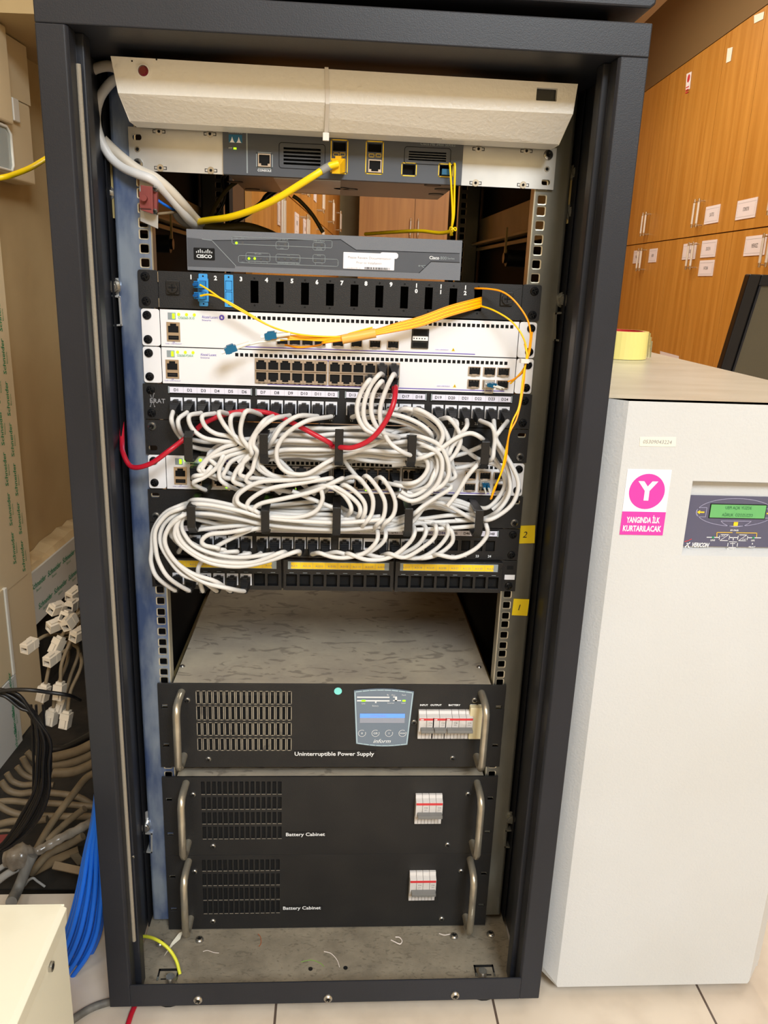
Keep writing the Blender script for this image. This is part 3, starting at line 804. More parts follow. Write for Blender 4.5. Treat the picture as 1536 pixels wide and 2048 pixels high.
b = MB(); Fm = lambda px, py: XZ(px, py, yf)
ports = []  # (x,z,w,h) cutouts
def rect(pa, pb): a = Fm(*pa); c_ = Fm(*pb); return (a[0], c_[0], c_[1], a[1])
vA = rect((567, 293), (641, 334)); vB = rect((818, 301), (892, 325))
vent = []
for (V_, n) in ((vA, 5), (vB, 4)):
    h = (V_[3] - V_[2]) / n
    for i in range(n): vent.append((V_[0], V_[1], V_[2] + h * i + h * .25, V_[2] + h * (i + 1) - h * .15))
con = rect((517, 309), (541, 333)); g1 = rect((666, 283), (692, 303)); g2 = rect((736, 286), (763, 305)); g3 = rect((736, 320), (763, 345)); g4 = rect((806, 328), (830, 350)); g5 = rect((880, 330), (903, 352))
b.plate(x0, x1, z0, z1, yf, 0.0, vent + [con, g1, g2, g3, g4, g5], 'cisco_dark', rad=0.0)
for g in [con, g1, g2, g3, g4, g5]: b.box(g[0], g[1], -.001, 0, g[2], g[3], 'hole')
b.box(vA[0], vA[1], -.002, 0, vA[2], vA[3], 'hole'); b.box(vB[0], vB[1], -.002, 0, vB[2], vB[3], 'hole')
y = yf - .0003
for V_ in (vA, vB): b.stroke(rrect(V_[0] - .005, V_[1] + .005, V_[2] - .003, V_[3] + .004, .003), .0006, y, 'powder_dark', True)
def out(r, e, m, wd=.0010): b.stroke(rrect(r[0] - e, r[1] + e, r[2] - e, r[3] + e, .0012, 3), wd, y, m, True)
out(con, .0022, 'print_grey'); out((g1[0], g1[1], rect((666, 283), (692, 344))[2], g1[3]), .0019, 'label_yellow'); out((g2[0], g2[1], g3[2], g2[3]), .0019, 'label_yellow'); out(g4, .0012, 'label_yellow'); out(g5, .0012, 'label_yellow')
for (px, py) in ((672, 309), (685, 309), (743, 311), (757, 311)): x, z = Fm(px, py); b.stroke(rrect(x - .0028, x + .0028, z - .0016, z + .0016, .0004, 2), .0005, y, 'label_yellow', True)
xs_, _ = Fm(494, 300); b.box(xs_ - .0007, xs_ + .0007, yf - .0004, yf + .001, z0 + .002, z1 - .001, 'print_grey')
x, z = Fm(471, 278); b.poly([(x - .0075, z - .004), (x + .0075, z - .004), (x + .0075, z + .0045), (x - .0075, z + .0045)], y, 'teal_plug')
for dx in (-.0037, .0037):
    pts = [(x + dx - .0034, z - .0038)] + [(x + dx + .0034 * k / 5, z - .0038 + .0062 * (1 - abs(k) / 5) ** 2.2) for k in range(-5, 6)] + [(x + dx + .0034, z - .0038)]
    b.poly(pts, y - .0002, 'print_white')
b.text('CISCO SYSTEMS', x, z + .0068, .0026, y, 'print_white', maxw=.0155); x, z = Fm(461, 296); b.text('SYST', x, z, .002, y, 'print_white'); x, z = Fm(470, 297); b.box(x - .0016, x + .0016, yf - .0006, yf, z - .0009, z + .0009, 'led')
x, z = Fm(529, 341); b.text('CONSOLE', x, z, .0034, y, 'print_white', bold=.02); x, z = Fm(876, 289); b.text('Cisco ME 3400 SERIES', x, z, .0042, y, 'print_grey', maxw=.040)
b.build('front_panel', t, bevel=.0004)
inst(RJ_DN, 'ethernet_port', t, ((con[0] + con[1]) / 2, yf + .0006, (con[2] + con[3]) / 2), scale=(.95, 1, 1.0)); inst(RJ_DN, 'ethernet_port', t, ((g3[0] + g3[1]) / 2, yf + .0006, (g3[2] + g3[3]) / 2))
for s_, pxs in ((-1, ((318, 263), (420, 268), (321, 336), (422, 341))), (1, ((957, 298), (1053, 302), (951, 366), (1046, 370)))):
    b = MB(); xa, xb = sorted((s_ * .2440, (x0 if s_ < 0 else x1) + s_ * .0005))
    if s_ < 0: hl = [(-.2345 - .005, -.2345 + .005, 1.1130, 1.1190)]
    else: hl = [(.2345 - .005, .2345 + .005, 1.0860, 1.0920)]
    b.plate(xa, xb, 1.0815, 1.1265, -.0045, -.0025, hl, 'alu', rad=.0025)
    b.cyl((s_ * .2345, -.0046, 1.1035), (s_ * .2345, -.0050, 1.1035), .0032, 'steel', 16); b.cyl((s_ * .2345, -.0051, 1.1035), (s_ * .2345, -.0053, 1.1035), .0019, 'hole', 12)
    e = b.build('mounting_bracket', t, bevel=.0005)
    for px, py in pxs:
        x, z = XZ(px, py, -.0045); k = MB(); k.box(x - .007, x + .007, -.0047, -.0044, z - .0018, z + .0018, 'powder_dark'); k.box(x - .0062, x + .0062, -.0049, -.0046, z - .0011, z + .0011, 'alu')
        k.cyl((x, -.0045, z), (x, -.0056, z), .0040, 'steel', 16); k.cyl((x, -.0057, z), (x, -.0058, z), .0016, 'hole', 10); k.build('quarter_turn_stud', e)
    inst(SCREW_S, 'screw', t, (s_ * .2345, -.0045, 1.0885 if s_ < 0 else 1.1185), scale=(1.05, 1, 1.05))

# ---------- 800 series router
t = thing('router', 'long grey router with a white notice sticker, lying on the black fibre panel', 'router', (-.02, 0, .9750))
x0, x1, z0, z1, yf = -.1826, .1402, .9752, 1.0208, -.006
b = MB(); b.box(x0 + .002, x1 - .002, -.004, .19, z0 + .002, z1 - .0015, 'cisco_dark'); b.build('chassis', t)
b = MB(); Fm = lambda px, py: XZ(px, py, yf); ux = rect((808, 521), (835, 538))
b.plate(x0, x1, z0, z1, yf, 0, [ux], 'cisco_light')
b.box(ux[0], ux[1], -.001, 0, ux[2], ux[3], 'hole'); b.box(ux[0] + .003, ux[1] - .003, -.0045, -.002, (ux[2] + ux[3]) / 2 - .0008, (ux[2] + ux[3]) / 2 + .0012, 'port_metal')
y = yf - .0003
P = [Fm(*q) for q in ((379, 475), (422, 480), (470, 530), (378, 522))]; b.poly([(x0 + .0005, P[0][1]), P[1], P[2], (P[2][0] + .003, P[2][1] - .0015), (P[2][0], z0 + .003), (x0 + .0005, z0 + .003)][:3] + [(P[2][0], z0 + .004), (x0 + .0005, z0 + .004)], y + .0002, 'cisco_dark')
mid = [Fm(*q) for q in ((424, 481), (681, 479), (712, 500), (919, 507), (919, 525), (862, 523), (838, 546), (472, 532))]; b.poly(mid, y + .0001, 'cisco_dark')
b.stroke(mid[:4], .0006, y - .0001, 'powder_dark'); b.stroke([mid[4], mid[5], mid[6]], .0006, y - .0001, 'powder_dark'); b.stroke([Fm(404, 478), mid[0], mid[7]], .0006, y - .0001, 'print_grey')
r_ = rect((387, 495), (430, 521)); b.poly(rrect(*r_, .001), y - .0002, 'hole'); x = (r_[0] + r_[1]) / 2; b.text('CISCO', x, r_[2] + .0042, .0052, y - .0005, 'print_white', bold=.03, maxw=.018)
for i, h in enumerate((.0018, .0030, .0044, .0030, .0018, .0030, .0044, .0030, .0018)):
    xx = x - .0088 + i * .0022; b.poly(rrect(xx - .00045, xx + .00045, r_[2] + .0078, r_[2] + .0078 + h, .0003, 2), y - .0005, 'print_white')
def cap(pa, pb, m='print_grey', r=.002, wd=.0005): q = rect(pa, pb); b.stroke(rrect(*q, r), wd, y - .0003, m, True)
cap((464, 473), (664, 496)); cap((477, 511), (676, 533)); cap((492, 505), (540, 524)); cap((552, 483), (577, 499)); cap((626, 485), (650, 501)); cap((552, 508), (600, 526)); cap((626, 509), (650, 526))
for px, py, c_ in ((473, 486, 'led'), (485, 486, 'led_off'), (557, 489, 'led_off'), (570, 489, 'led_off'), (631, 490, 'led_off'), (644, 490, 'led_off'), (486, 516, 'led_off'), (498, 517, 'led'), (509.5, 517, 'led'), (522, 518, 'led_off'), (534, 518, 'led_off'),
                  (558, 518, 'led_off'), (570, 518, 'led_off'), (582, 518, 'led_off'), (594, 519, 'led_off'), (631, 521, 'led_off'), (644, 521, 'led_off')):
    x, z = Fm(px, py); b.cyl((x, yf, z), (x, yf - .0008, z), .0014, c_, 12)
for px, py, tx, h in ((473, 477, 'OK', .0026), (485, 477, 'PPP', .0026), (566, 479, 'CD  DATA', .0026), (564, 497, 'xDSL', .0022), (638, 482, 'LINK 2.4GHz', .0024), (638, 498, 'WLAN', .0024), (516, 508, 'FE LAN', .0024), (485, 525, 'VPN', .0024), (498, 525, '0', .0024),
                     (510, 525, '1', .0024), (522, 526, '2', .0024), (534, 526, '3', .0024), (577, 510, '3G', .0024), (577, 527, 'WWAN RSSI CDMA GSM', .0024), (638, 511, 'POE', .0024), (631, 528, '0', .0024), (644, 528, '1', .0024)):
    x, z = Fm(px, py); b.text(tx, x, z, h, y - .0003, 'print_grey')
x, z = Fm(881, 516); b.text('Cisco', x - .0075, z, .0052, y - .0003, 'print_white', bold=.02); b.text('800', x + .0035, z, .0052, y - .0003, 'print_grey'); b.text('Series', x + .0125, z, .0036, y - .0003, 'print_grey')
x, z = Fm(845, 532); b.stroke([(x - .0045, z), (x + .0035, z + .0008)], .0005, y - .0003, 'print_grey'); b.cyl((x - .004, y, z), (x - .004, y - .0003, z), .001, 'print_grey', 8); b.stroke([(x - .001, z), (x + .002, z - .0022)], .0005, y - .0003, 'print_grey')
b.build('front_panel', t, bevel=.0006)
b = MB(); q = rect((687, 504), (788, 541)); b.prism(rrect(*q, .0006), yf - .0011, yf - .0004, 'sticker_white'); q2 = rect((760, 504.5), (796, 518)); b.prism(rrect(*q2, .0030), yf - .00105, yf - .0003, 'sticker_white')
x, z = Fm(739, 516); b.text('Please Review Documentation', x, z, .0040, yf - .0014, 'ink_grey', maxw=.051); x, z = Fm(738, 526); b.text('Prior to Installation', x, z, .0040, yf - .0014, 'ink_grey', maxw=.030)
x, z = Fm(708, 536); b.text('47-21469-01 REV. A0', x, z, .0018, yf - .0014, 'ink_grey'); x, z = Fm(729, 536)
random.seed(3); xx = x
while xx < x + .030: wd = random.choice((.0004, .0008, .0012)); b.poly([(xx, z - .0012), (xx + wd, z - .0012), (xx + wd, z + .0012), (xx, z + .0012)], yf - .0014, 'ink'); xx += wd + random.choice((.0004, .0008))
b.build('notice_sticker', t)

# ---------- fibre patch panel
t = thing('fibre_patch_bay', 'black fibre panel numbered 1 to 12 with two blue adapters, under the router', 'patch panel', (0, 0, zt(1)))
yq = -.006; Ff = lambda px, py: XZ(px, py, yq)
slot_px = [509, 559.5, 610, 660, 709, 759, 809, 858, 907, 957]
hl = []
zm = zt(0) - .0212
for i in range(12):
    if i < 2: continue
    x, _ = Ff(slot_px[i - 2], 582); hl.append((x - .0047, x + .0047, zm - .0128, zm + .0128))
b = MB(); b.plate(-.2170, .2170, zt(1) + .0012, zt(0) - .0012, yq, yq + .0015, hl, 'black_panel'); b.box(-.2170, .2170, yq + .0015, .20, zt(0) - .0025, zt(0) - .0012, 'black_panel'); b.box(-.2170, .2170, yq + .0015, .20, zt(1) + .0012, zt(1) + .0025, 'black_panel')
b.box(-.2170, -.2155, yq + .0015, .20, zt(1) + .0012, zt(0) - .0012, 'black_panel'); b.box(.2155, .2170, yq + .0015, .20, zt(1) + .0012, zt(0) - .0012, 'black_panel'); b.box(-.2170, .2170, .1985, .20, zt(1) + .0012, zt(0) - .0012, 'black_panel')
for h in hl:
    x = (h[0] + h[1]) / 2
    for dz in (-.0155, .0155): b.cyl((x, yq, zm + dz), (x, yq - .0002, zm + dz), .0012, 'hole', 8)
for s_ in (-1, 1): b.box(s_ * .2173 - .0004, s_ * .2173 + .0004, yq - .0002, yq + .004, zt(0) - .014, zt(0) - .002, 'steel' if s_ < 0 else 'hole'); b.box(s_ * .2173 - .0004, s_ * .2173 + .0004, yq - .0002, yq + .004, zt(1) + .002, zt(1) + .012, 'steel' if s_ < 0 else 'black_panel')
for i, (px, py) in enumerate(((382, 554), (431, 556), (482, 558), (533, 560), (584, 562), (634, 564), (684, 566), (732, 567), (782, 569), (833, 571), (882, 573), (931, 575))):
    x, z = Ff(px, py); y = yq - .0003
    if i < 9: b.text(str(i + 1), x, z, .0068, y, 'print_white', bold=.045)
    else:
        for k, ch in enumerate(str(i + 1)): b.text(ch, x, z - k * .0064, .0064, y, 'print_white', bold=.045)
b.build('panel_face', t)
ears(t, 0, 'black_panel', which=(0, 1, 2, 3))
for px, py in ((346, 575), (1013, 598)):
    x, z = Ff(px, py); b = MB(); b.prism(rrect(x - .0078, x + .0078, z - .0078, z + .0078, .0015), yq - .003, yq, 'plastic_black'); b.cyl((x, yq - .003, z), (x, yq - .0055, z), .0062, 'plastic_black', 20); b.box(x - .004, x + .004, yq - .0062, yq - .0054, z - .0008, z + .0008, 'hole'); b.box(x - .0008, x + .0008, yq - .0062, yq - .0054, z - .004, z + .004, 'hole'); b.build('quarter_turn_lock', t, bevel=.0004)
for i, px in enumerate((407, 458)):
    x, _ = Ff(px, 578); z = zm; b = MB(); b.prism(rrect(x - .0052, x + .0052, z - .0185, z + .0185, .0012), yq - .0016, yq, 'blue_adapter')
    for dz in (-.0158, .0158): b.cyl((x, yq - .0016, z + dz), (x, yq - .0018, z + dz), .0010, 'hole', 8)
    if i == 0:
        b.box(x - .0062, x + .0062, yq - .004, yq - .0005, z - .0130, z + .0130, 'blue_adapter')
        for dz in (-.0062, .0062): b.box(x - .0042, x + .0042, yq - .0043, yq - .0040, z + dz - .0046, z + dz + .0046, 'blue_dark')
    else:
        for dz in (-.0062, .0062): b.stroke(rrect(x - .0036, x + .0036, z + dz - .0052, z + dz + .0052, .0005), .0007, yq - .0018, 'blue_dark', True)
    b.build('fibre_adapter', t, bevel=.0003)

# ---------- white switches
def vent_row(xa, xb, zc, pitch=.00592, w_=.0040, h=.0042):
    n = int((xb - xa) / pitch); return [(xa + i * pitch, xa + i * pitch + w_, zc - h / 2, zc + h / 2) for i in range(n)]
def white_switch(k, label, cells, sfps, model, vent, extra=None, half=.2170):
    t = thing('network_switch', label, 'network switch', (0, 0, zt(k + 1)))
    z1, z0 = zt(k) - .0006, zt(k + 1) + .0006; Fw = lambda px, py: XZ(px, py, YP)
    vz = z1 - .0062; hl = vent_row(vent[0], vent[1], vz)
    b = MB(); big = []
    for (pa, pb) in cells: a = Fw(*pa); c_ = Fw(*pb); big.append((a[0], c_[0], c_[1], a[1]))
    b.plate(-half, half, z0, z1, YP, YP + .0012, hl, 'switch_white'); b.box(-half, half, YP + .0035, .25, z0 + .001, z1 - .0008, 'alu'); b.box(vent[0] - .002, vent[1] + .002, YP + .0013, YP + .0034, vz - .004, vz + .004, 'hole')
    b.box(-half, half, YP + .0012, YP + .0035, z1 - .002, z1 - .0004, 'switch_white')
    y = YP - .0004
    P = [Fw(342, py) for py in (630,)]; 
    xl = Fw({1: 347, 2: 345, 5: 361}[k], {1: 662, 2: 738, 5: 950}[k])[0] - .0068
    b.box(xl - .0052 + .006, xl + .0040 + .006, YP - .0005, YP, z1 - .0115, z1 - .0035, 'print_grey'); b.box(xl + .0060, xl + .0090, YP - .0009, YP - .0004, z1 - .0105, z1 - .0045, 'led')
    for i in range(3): b.cyl((xl + .0138 + i * .0092, YP, z1 - .0052), (xl + .0138 + i * .0092, YP - .001, z1 - .0052), .0018, 'led', 12)
    b.text(model, xl + .0225, z1 - .0092, .0042, y, 'ink_green', maxw=.019)
    b.text('Alcatel·Lucent', xl + .0505, z1 - .0072, .0044, y, 'ink_purple', maxw=.019); b.text('Enterprise', xl + .0465, z1 - .0112, .0026, y, 'ink_purple')
    if k != 2: b.cyl((xl + .0645, YP, z1 - .0072), (xl + .0645, YP - .0004, z1 - .0072), .0032, 'ink_purple', 20); b.text('a', xl + .0645, z1 - .0072, .0046, y - .0004, 'white', bold=.03)
    b.text('Console', xl + .0065, z1 - .0155, .0020, y, 'ink_purple'); b.text('USB', xl + .0065, z0 + .0052, .0018, y, 'ink_purple'); b.text('CLASS 1 LASER PRODUCT', xl + .0065, z0 + .0033, .0017, y, 'ink_purple')
    b.box(-half + .09 if k == 1 else -.09, half - .052 if k == 1 else half - .012, YP - .0003, YP, z0 + .0020, z0 + .0030, 'ink_purple')
    for (xx, nm) in ((.1235 if k == 1 else .128, 'CLASS 1 LASER PRODUCT'),):
        b.box(xx - .009, xx + .009, YP - .0003, YP, z0 + .0056, z0 + .0078, 'label'); b.text(nm, xx, z0 + .0067, .0014, y - .0002, 'ink_purple', maxw=.016)
        b.poly([(xx + .0118, z0 + .0055), (xx + .0162, z0 + .0055), (xx + .014, z0 + .0095)], y, 'arrow_yellow'); b.poly([(xx + .0137, z0 + .0062), (xx + .0143, z0 + .0062), (xx + .0143, z0 + .008), (xx + .0137, z0 + .008)], y - .0002, 'ink')
    face = b.build('front_panel', t, bevel=.0003)
    # console and usb block
    b = MB(); cx = xl + .0068; zb = z0 + .0175
    b.plate(cx - .0079, cx + .0079, zb - .0112, zb + .0112, YP - .0012, YP, [(cx - .0062, cx + .0062, zb - .0010, zb + .0095), (cx - .0062, cx + .0062, zb - .0095, zb - .0045)], 'gold')
    b.box(cx - .0064, cx + .0064, YP - .0002, YP, zb - .0012, zb + .0097, 'hole'); b.box(cx - .0064, cx + .0064, YP - .0002, YP, zb - .0097, zb - .0043, 'hole'); b.box(cx - .005, cx + .005, YP - .0009, YP - .0003, zb - .0075, zb - .0062, 'plug_black')
    for sx in (-1, 1): b.box(cx + sx * .005 - .0013, cx + sx * .005 + .0013, YP - .0011, YP - .0003, zb + .0068, zb + .0096, 'gold')
    b.build('console_port', t)
    ears(t, k, 'switch_white', ex=.2395, inner=.2180)
    return t, z0, z1, Fw
def port_grid(t, x0, x1, n, zc, flip, y=YP, sx=1.0, name='ethernet_port'):
    w_ = (x1 - x0) / n; out = []
    for i in range(n):
        x = x0 + (i + .5) * w_; inst(RJ_UP if flip else RJ_DN, name, t, (x, y - .0008, zc), scale=(w_ / .0150 * .985, 1, 1.0)); out.append((x, zc))
    return out
t, z0, z1, Fw = white_switch(1, 'white switch below the numbered fibre panel, with few fibre ports and a black alarm connector', [], [], 'OS6560-X10', (XZ(455, 625, YP)[0], XZ(1036, 645, YP)[0]))
SW1 = t
for px in (565, 590, 615, 640, 676, 713, 750, 786):
    x, _ = Fw(px, 688); inst(SFP, 'fibre_port', t, (x, YP, z0 + .0110), scale=(.95, 1, .9))
a = Fw(824, 657); c_ = Fw(856, 697); b = MB(); b.box(a[0], c_[0], YP - .0025, YP + .001, c_[1], a[1], 'plastic_black')
h = a[1] - c_[1]; b.box(a[0] + .001, c_[0] - .001, YP - .004, YP - .002, c_[1] + h * .40, c_[1] + h * .62, 'white')
for i in range(5): xx = a[0] + .0027 + i * .0033; b.cyl((xx, YP - .004, c_[1] + h * .51), (xx, YP - .0044, c_[1] + h * .51), .0008, 'hole', 8)
b.box(a[0] + .002, c_[0] - .002, YP - .0030, YP - .0024, c_[1] + h * .08, c_[1] + h * .3, 'hole'); b.box(a[0] + .002, c_[0] - .002, YP - .0030, YP - .0024, c_[1] + h * .68, c_[1] + h * .95, 'hole'); b.build('terminal_block', t, bevel=.0003)
t, z0, z1, Fw = white_switch(2, 'white switch with two blocks of twelve copper ports, third unit down', [], [], 'OS6360-P24X4', (XZ(470, 700, YP)[0], XZ(1022, 722, YP)[0]))
SW2 = t; zrow = (z1 - .0170, z0 + .0116)
g = (Fw(511, 740)[0], Fw(654, 745)[0], Fw(658, 745)[0], Fw(798, 750)[0])
b = MB(); 
for xa, xb in ((g[0], g[1]), (g[2], g[3])): b.box(xa - .0007, xb + .0007, YP - .0006, YP + .001, zrow[1] - .0075, zrow[0] + .0075, 'port_metal')
b.build('port_block', t)
P2 = {}
for r_, (zz, fl) in enumerate(((zrow[0], True), (zrow[1], False))):
    for gi in (0, 2):
        for i, q in enumerate(port_grid(t, g[gi], g[gi + 1], 6, zz, fl)): P2[(r_, i + (6 if gi else 0))] = q
b = MB(); a = Fw(632, 716); c_ = Fw(679, 720); b.box(a[0], c_[0], YP - .0003, YP, z1 - .0112, z1 - .0092, 'ink_purple')
for (r_, i), q in P2.items():
    if r_ == 1:
        for dx in (-.0028, .0028): b.box(q[0] + dx - .0014, q[0] + dx + .0014, YP - .0004, YP, z0 + .0034, z0 + .0044, 'ink')
b.build('port_legend', t)
for c0 in (948, 978, 1006):
    x, _ = Fw(c0, 750)
    for zz in (z1 - .0165, z0 + .0112): inst(SFP, 'fibre_port', t, (x, YP, zz))
# third white switch, half buried in cords
t, z0, z1, Fw = white_switch(5, 'white switch half buried under grey patch cords between the two cord managers', [], [], 'OS6360-P48X4', (XZ(470, 920, YP)[0], XZ(1015, 932, YP)[0]))
SW3 = t; zr3 = (z1 - .0170, z0 + .0116); P3 = {}
gx = [(Fw(382, 950)[0] + i * .0895, Fw(382, 950)[0] + i * .0895 + .0855) for i in range(4)]
gx = [(a, min(c_, .118)) for a, c_ in gx]
b = MB()
for xa, xb in gx: b.box(xa - .0007, xb + .0007, YP - .0006, YP + .001, zr3[1] - .0075, zr3[0] + .0075, 'plug_black')
for i in range(24):
    xx = gx[0][0] + (i + .5) * (gx[-1][1] - gx[0][0]) / 24
    if random.random() < .6: b.box(xx - .0012, xx + .0012, YP - .0008, YP, z0 + .0026, z0 + .0042, 'led')
b.build('port_block', t)
for r_, (zz, fl) in enumerate(((zr3[0], True), (zr3[1], False))):
    n = 0
    for xa, xb in gx:
        for q in port_grid(t, xa, xb, 6 if xb - xa > .08 else 5, zz, fl): P3[(r_, n)] = q; n += 1
for c0 in (940, 969, 998):
    x, _ = Fw(c0, 960)
    for zz in (z1 - .0165, z0 + .0112): inst(SFP, 'fibre_port', t, (x, YP, zz))

# ---------- keystone patch panels
def number_row(b, nums, xs, z, y, m='print_white', h=.0048):
    for n_, x in zip(nums, xs): b.text(str(n_), x, z, h, y, m, bold=.02)
def jack_mesh(white=True):
    b = MB(); w_, h = .0146, .0160
    b.plate(-w_ / 2, w_ / 2, -h / 2, h / 2, -.0012, .004, [(-w_ / 2 + .0016, w_ / 2 - .0016, -h / 2 + .0016, h / 2 - .0045)], 'white_jack' if white else 'plastic_black')
    b.box(-w_ / 2 + .001, w_ / 2 - .001, .003, .004, -h / 2 + .001, h / 2 - .001, 'hole'); return mesh_of(b, 'keystone')
JACK = jack_mesh()
def label_panel(k, label, first, groups_px, yref, ypl, logo):
    t = thing('patch_bay', label, 'patch panel', (0, 0, zt(k + 1))); z1, z0 = zt(k) - .0006, zt(k + 1) + .0006; y = YP - .0003
    b = MB(); cols = []
    for (pa, pb) in groups_px:
        a, c_ = XZ(pa, yref, YP)[0], XZ(pb, yref + 4, YP)[0]; w_ = (c_ - a) / 6
        for i in range(6): cols.append(a + (i + .5) * w_)
    zj = z0 + .0195; hl = [(x - .0072, x + .0072, zj - .0078, zj + .0078) for x in cols]
    b.plate(-.2413, .2413, z0, z1, YP, YP + .0022, hl, 'black_panel'); b.box(-.215, .215, YP + .0035, .05, z0 + .004, z1 - .004, 'hole')
    for (x, n_) in zip(cols, range(1, 25)): b.text(str(n_), x, z0 + .0050, .0046, y, 'print_white' if n_ > 20 or k == 3 else 'print_grey', bold=.02)
    if logo:
        lx, lz = XZ(312, 800, YP); b.text('BRAT', lx + .002, lz - .001, .0078, y, 'ink_grey', bold=.01)
        for dx, dz in ((-.007, .008), (-.002, .008), (-.007, -.008), (-.002, -.008)): b.stroke([(lx - .0045, lz), (lx + dx, lz + dz)], .0005, y, 'ink_grey'); b.poly(circ(lx + dx, lz + dz, .0008, 8), y, 'ink_grey')
    b.build('panel_body', t, bevel=.0005)
    for g_, (pa, pb) in enumerate(groups_px):
        xa, xb = cols[g_ * 6] - .0098, cols[g_ * 6 + 5] + .0098; zc = z1 - .0062
        b = MB(); b.box(xa, xb, YP - .0016, YP, zc - .0046, zc + .0046, 'hole'); b.box(xa + .0022, xb - .0022, YP - .0020, YP - .0014, zc - .0036, zc + .0036, 'label')
        for i in range(6):
            x = cols[g_ * 6 + i]; b.text('D%d' % (first + g_ * 6 + i), x, zc, .0050, YP - .0023, 'ink' if k == 3 else 'ink_blue' if (g_ * 6 + i) in (17, 18, 19) else 'ink', bold=.015)
            if i: b.box(x - .0078, x - .0076, YP - .0022, YP - .0019, zc - .0036, zc + .0036, 'ink_grey')
        for sx in (xa + .0012, xb - .0012): b.box(sx - .0008, sx + .0008, YP - .0024, YP - .0015, zc - .0042, zc + .0042, 'print_grey')
        b.build('label_strip', t)
    for s_ in (-1, 1):
        for z in (z1 - .0075, z0 + .0075): inst(SCREW_B, 'screw', t, (s_ * .2320, YP, z))
    return t, cols, zj
PP1, C1, ZJ1 = label_panel(3, 'black patch panel with port labels D1 to D24 above the tangle of cords', 1, [(340, 503), (513, 676), (691, 850), (862, 1021)], 810, 810, True)
for x in C1: inst(JACK, 'keystone_socket', PP1, (x, YP, ZJ1))
PP2, C2, ZJ2 = label_panel(7, 'black patch panel with labels up to D48, mostly hidden by cord loops', 25, [(352, 506), (512, 663), (676, 825), (845, 993)], 1085, 1085, False)
for i, x in enumerate(C2):
    if i < 19: inst(JACK, 'keystone_socket', PP2, (x, YP, ZJ2))
    else: b = MB(); b.plate(x - .0073, x + .0073, ZJ2 - .0085, ZJ2 + .0085, YP - .0006, YP + .001, [(x - .0060, x + .0060, ZJ2 - .0072, ZJ2 + .0072)], 'plastic_black'); b.build('empty_port', PP2)
# bottom panel with yellow labels
k = 8; z1, z0 = zt(k) - .0006, zt(k + 1) + .0006
t = thing('patch_bay', 'dark grey patch panel with yellow A-2 labels, lowest of the cabling units', 'patch panel', (0, 0, z0)); PP3 = t; yy = -.013; C3 = []
b = MB(); b.plate(-.2413, .2413, z0, z1, YP, YP + .0022, [], 'black_panel'); b.box(.2255, .2395, YP - .0006, YP, z0 + .0165, z0 + .0235, 'white_jack')
b.build('panel_body', t, bevel=.0005)
for g_, (pa, pb) in enumerate(((339, 563), (566, 787), (790, 1004))):
    xa, xb = XZ(pa, 1145, yy)[0] + .0004, XZ(pb, 1150, yy)[0] - .0004; w_ = (xb - xa - .004) / 8; hl = []
    zj = z0 + .0150
    for i in range(8): x = xa + .002 + (i + .5) * w_; C3.append(x); hl.append((x - .0069, x + .0069, zj - .0085, zj + .0085))
    b = MB(); b.plate(xa, xb, z0 + .001, z1, yy, YP, hl, 'plastic_black'); b.box(xa, xb, YP - .0008, YP, z0 + .002, z1 - .002, 'hole')
    for h in hl: b.box(h[0] + .004, h[1] - .004, yy - .0005, yy, h[3] + .0016, h[3] + .0022, 'print_grey')
    b.build('port_module', t, bevel=.0005)
    b = MB(); zc = z1 - .0072; b.box(xa + .006, xb - .006, yy - .0012, yy, zc - .0052, zc + .0052, 'print_grey'); b.box(xa + .010, xb - .012, yy - .0016, yy - .001, zc - .0044, zc + .0044, 'label_yellow')
    for i in range(8):
        x = C3[g_ * 8 + i] * .93 + (xa + xb) / 2 * .07 - .001; b.text('A-2-%d' % (g_ * 8 + i + 1), x, zc - .0005, .0036, yy - .0019, 'ink_grey' if g_ else 'ink_grey')
        if i: xd = x - w_ * .465; b.box(xd - .0001, xd + .0001, yy - .0018, yy - .0015, zc - .0044, zc + .0044, 'ink_grey')
    b.build('label_strip', t)
for i in range(6): inst(JACK, 'keystone_socket', t, (C3[i], yy + .0008, z0 + .0150))
for s_ in (-1, 1): inst(SCREW_B, 'screw', t, (s_ * .2320, YP, z0 + .0075))
b = MB(); b.box(.2280, .2365, YP - .0005, YP, z1 - .012, z1 - .007, 'hole'); b.build('screw_hole', t)
# ---------- cord managers: 1U blank with five rings
def manager(k, label, ring_px, screws):
    t = thing('cable_organiser', label, 'cord manager', (0, 0, zt(k + 1))); z1, z0 = zt(k) - .0006, zt(k + 1) + .0006
    b = MB(); sl = [(s_ * .2325 - .0055, s_ * .2325 + .0055, z - .0032, z + .0032) for s_ in (-1, 1) for z in (z1 - .0078, z0 + .0078)]
    b.plate(-.2413, .2413, z0, z1, YP, YP + .0018, sl, 'black_panel', rad=.0028); b.build('panel_body', t)
    for s_, zz in screws: inst(SCREW_S, 'screw', t, (s_ * .2325, YP, z1 - .0078 if zz else z0 + .0078))
    for px, py0, py1 in ring_px:
        D = -.066; a = at(px, py0, y=D); c_ = at(px, py1, y=D); x = a.x; w_ = .0050; th = .0032
        zu, zd = a.z, c_.z; zU, zD = z1 - .003, z0 + .003
        prof = [(YP, zU), (YP, zU - th), (D + .014, zU - th - .001), (D + th, zu - .007), (D + th, zd + .007), (D + .012, zD + th), (YP, zD + th), (YP, zD), (D + .010, zD), (D, zd + .0045), (D, zu - .0045), (D + .012, zU)]
        b = MB(); b.prism(prof, x - w_, x + w_, 'plastic_black', 'x'); b.build('cord_ring', t, bevel=.0006)
    return t
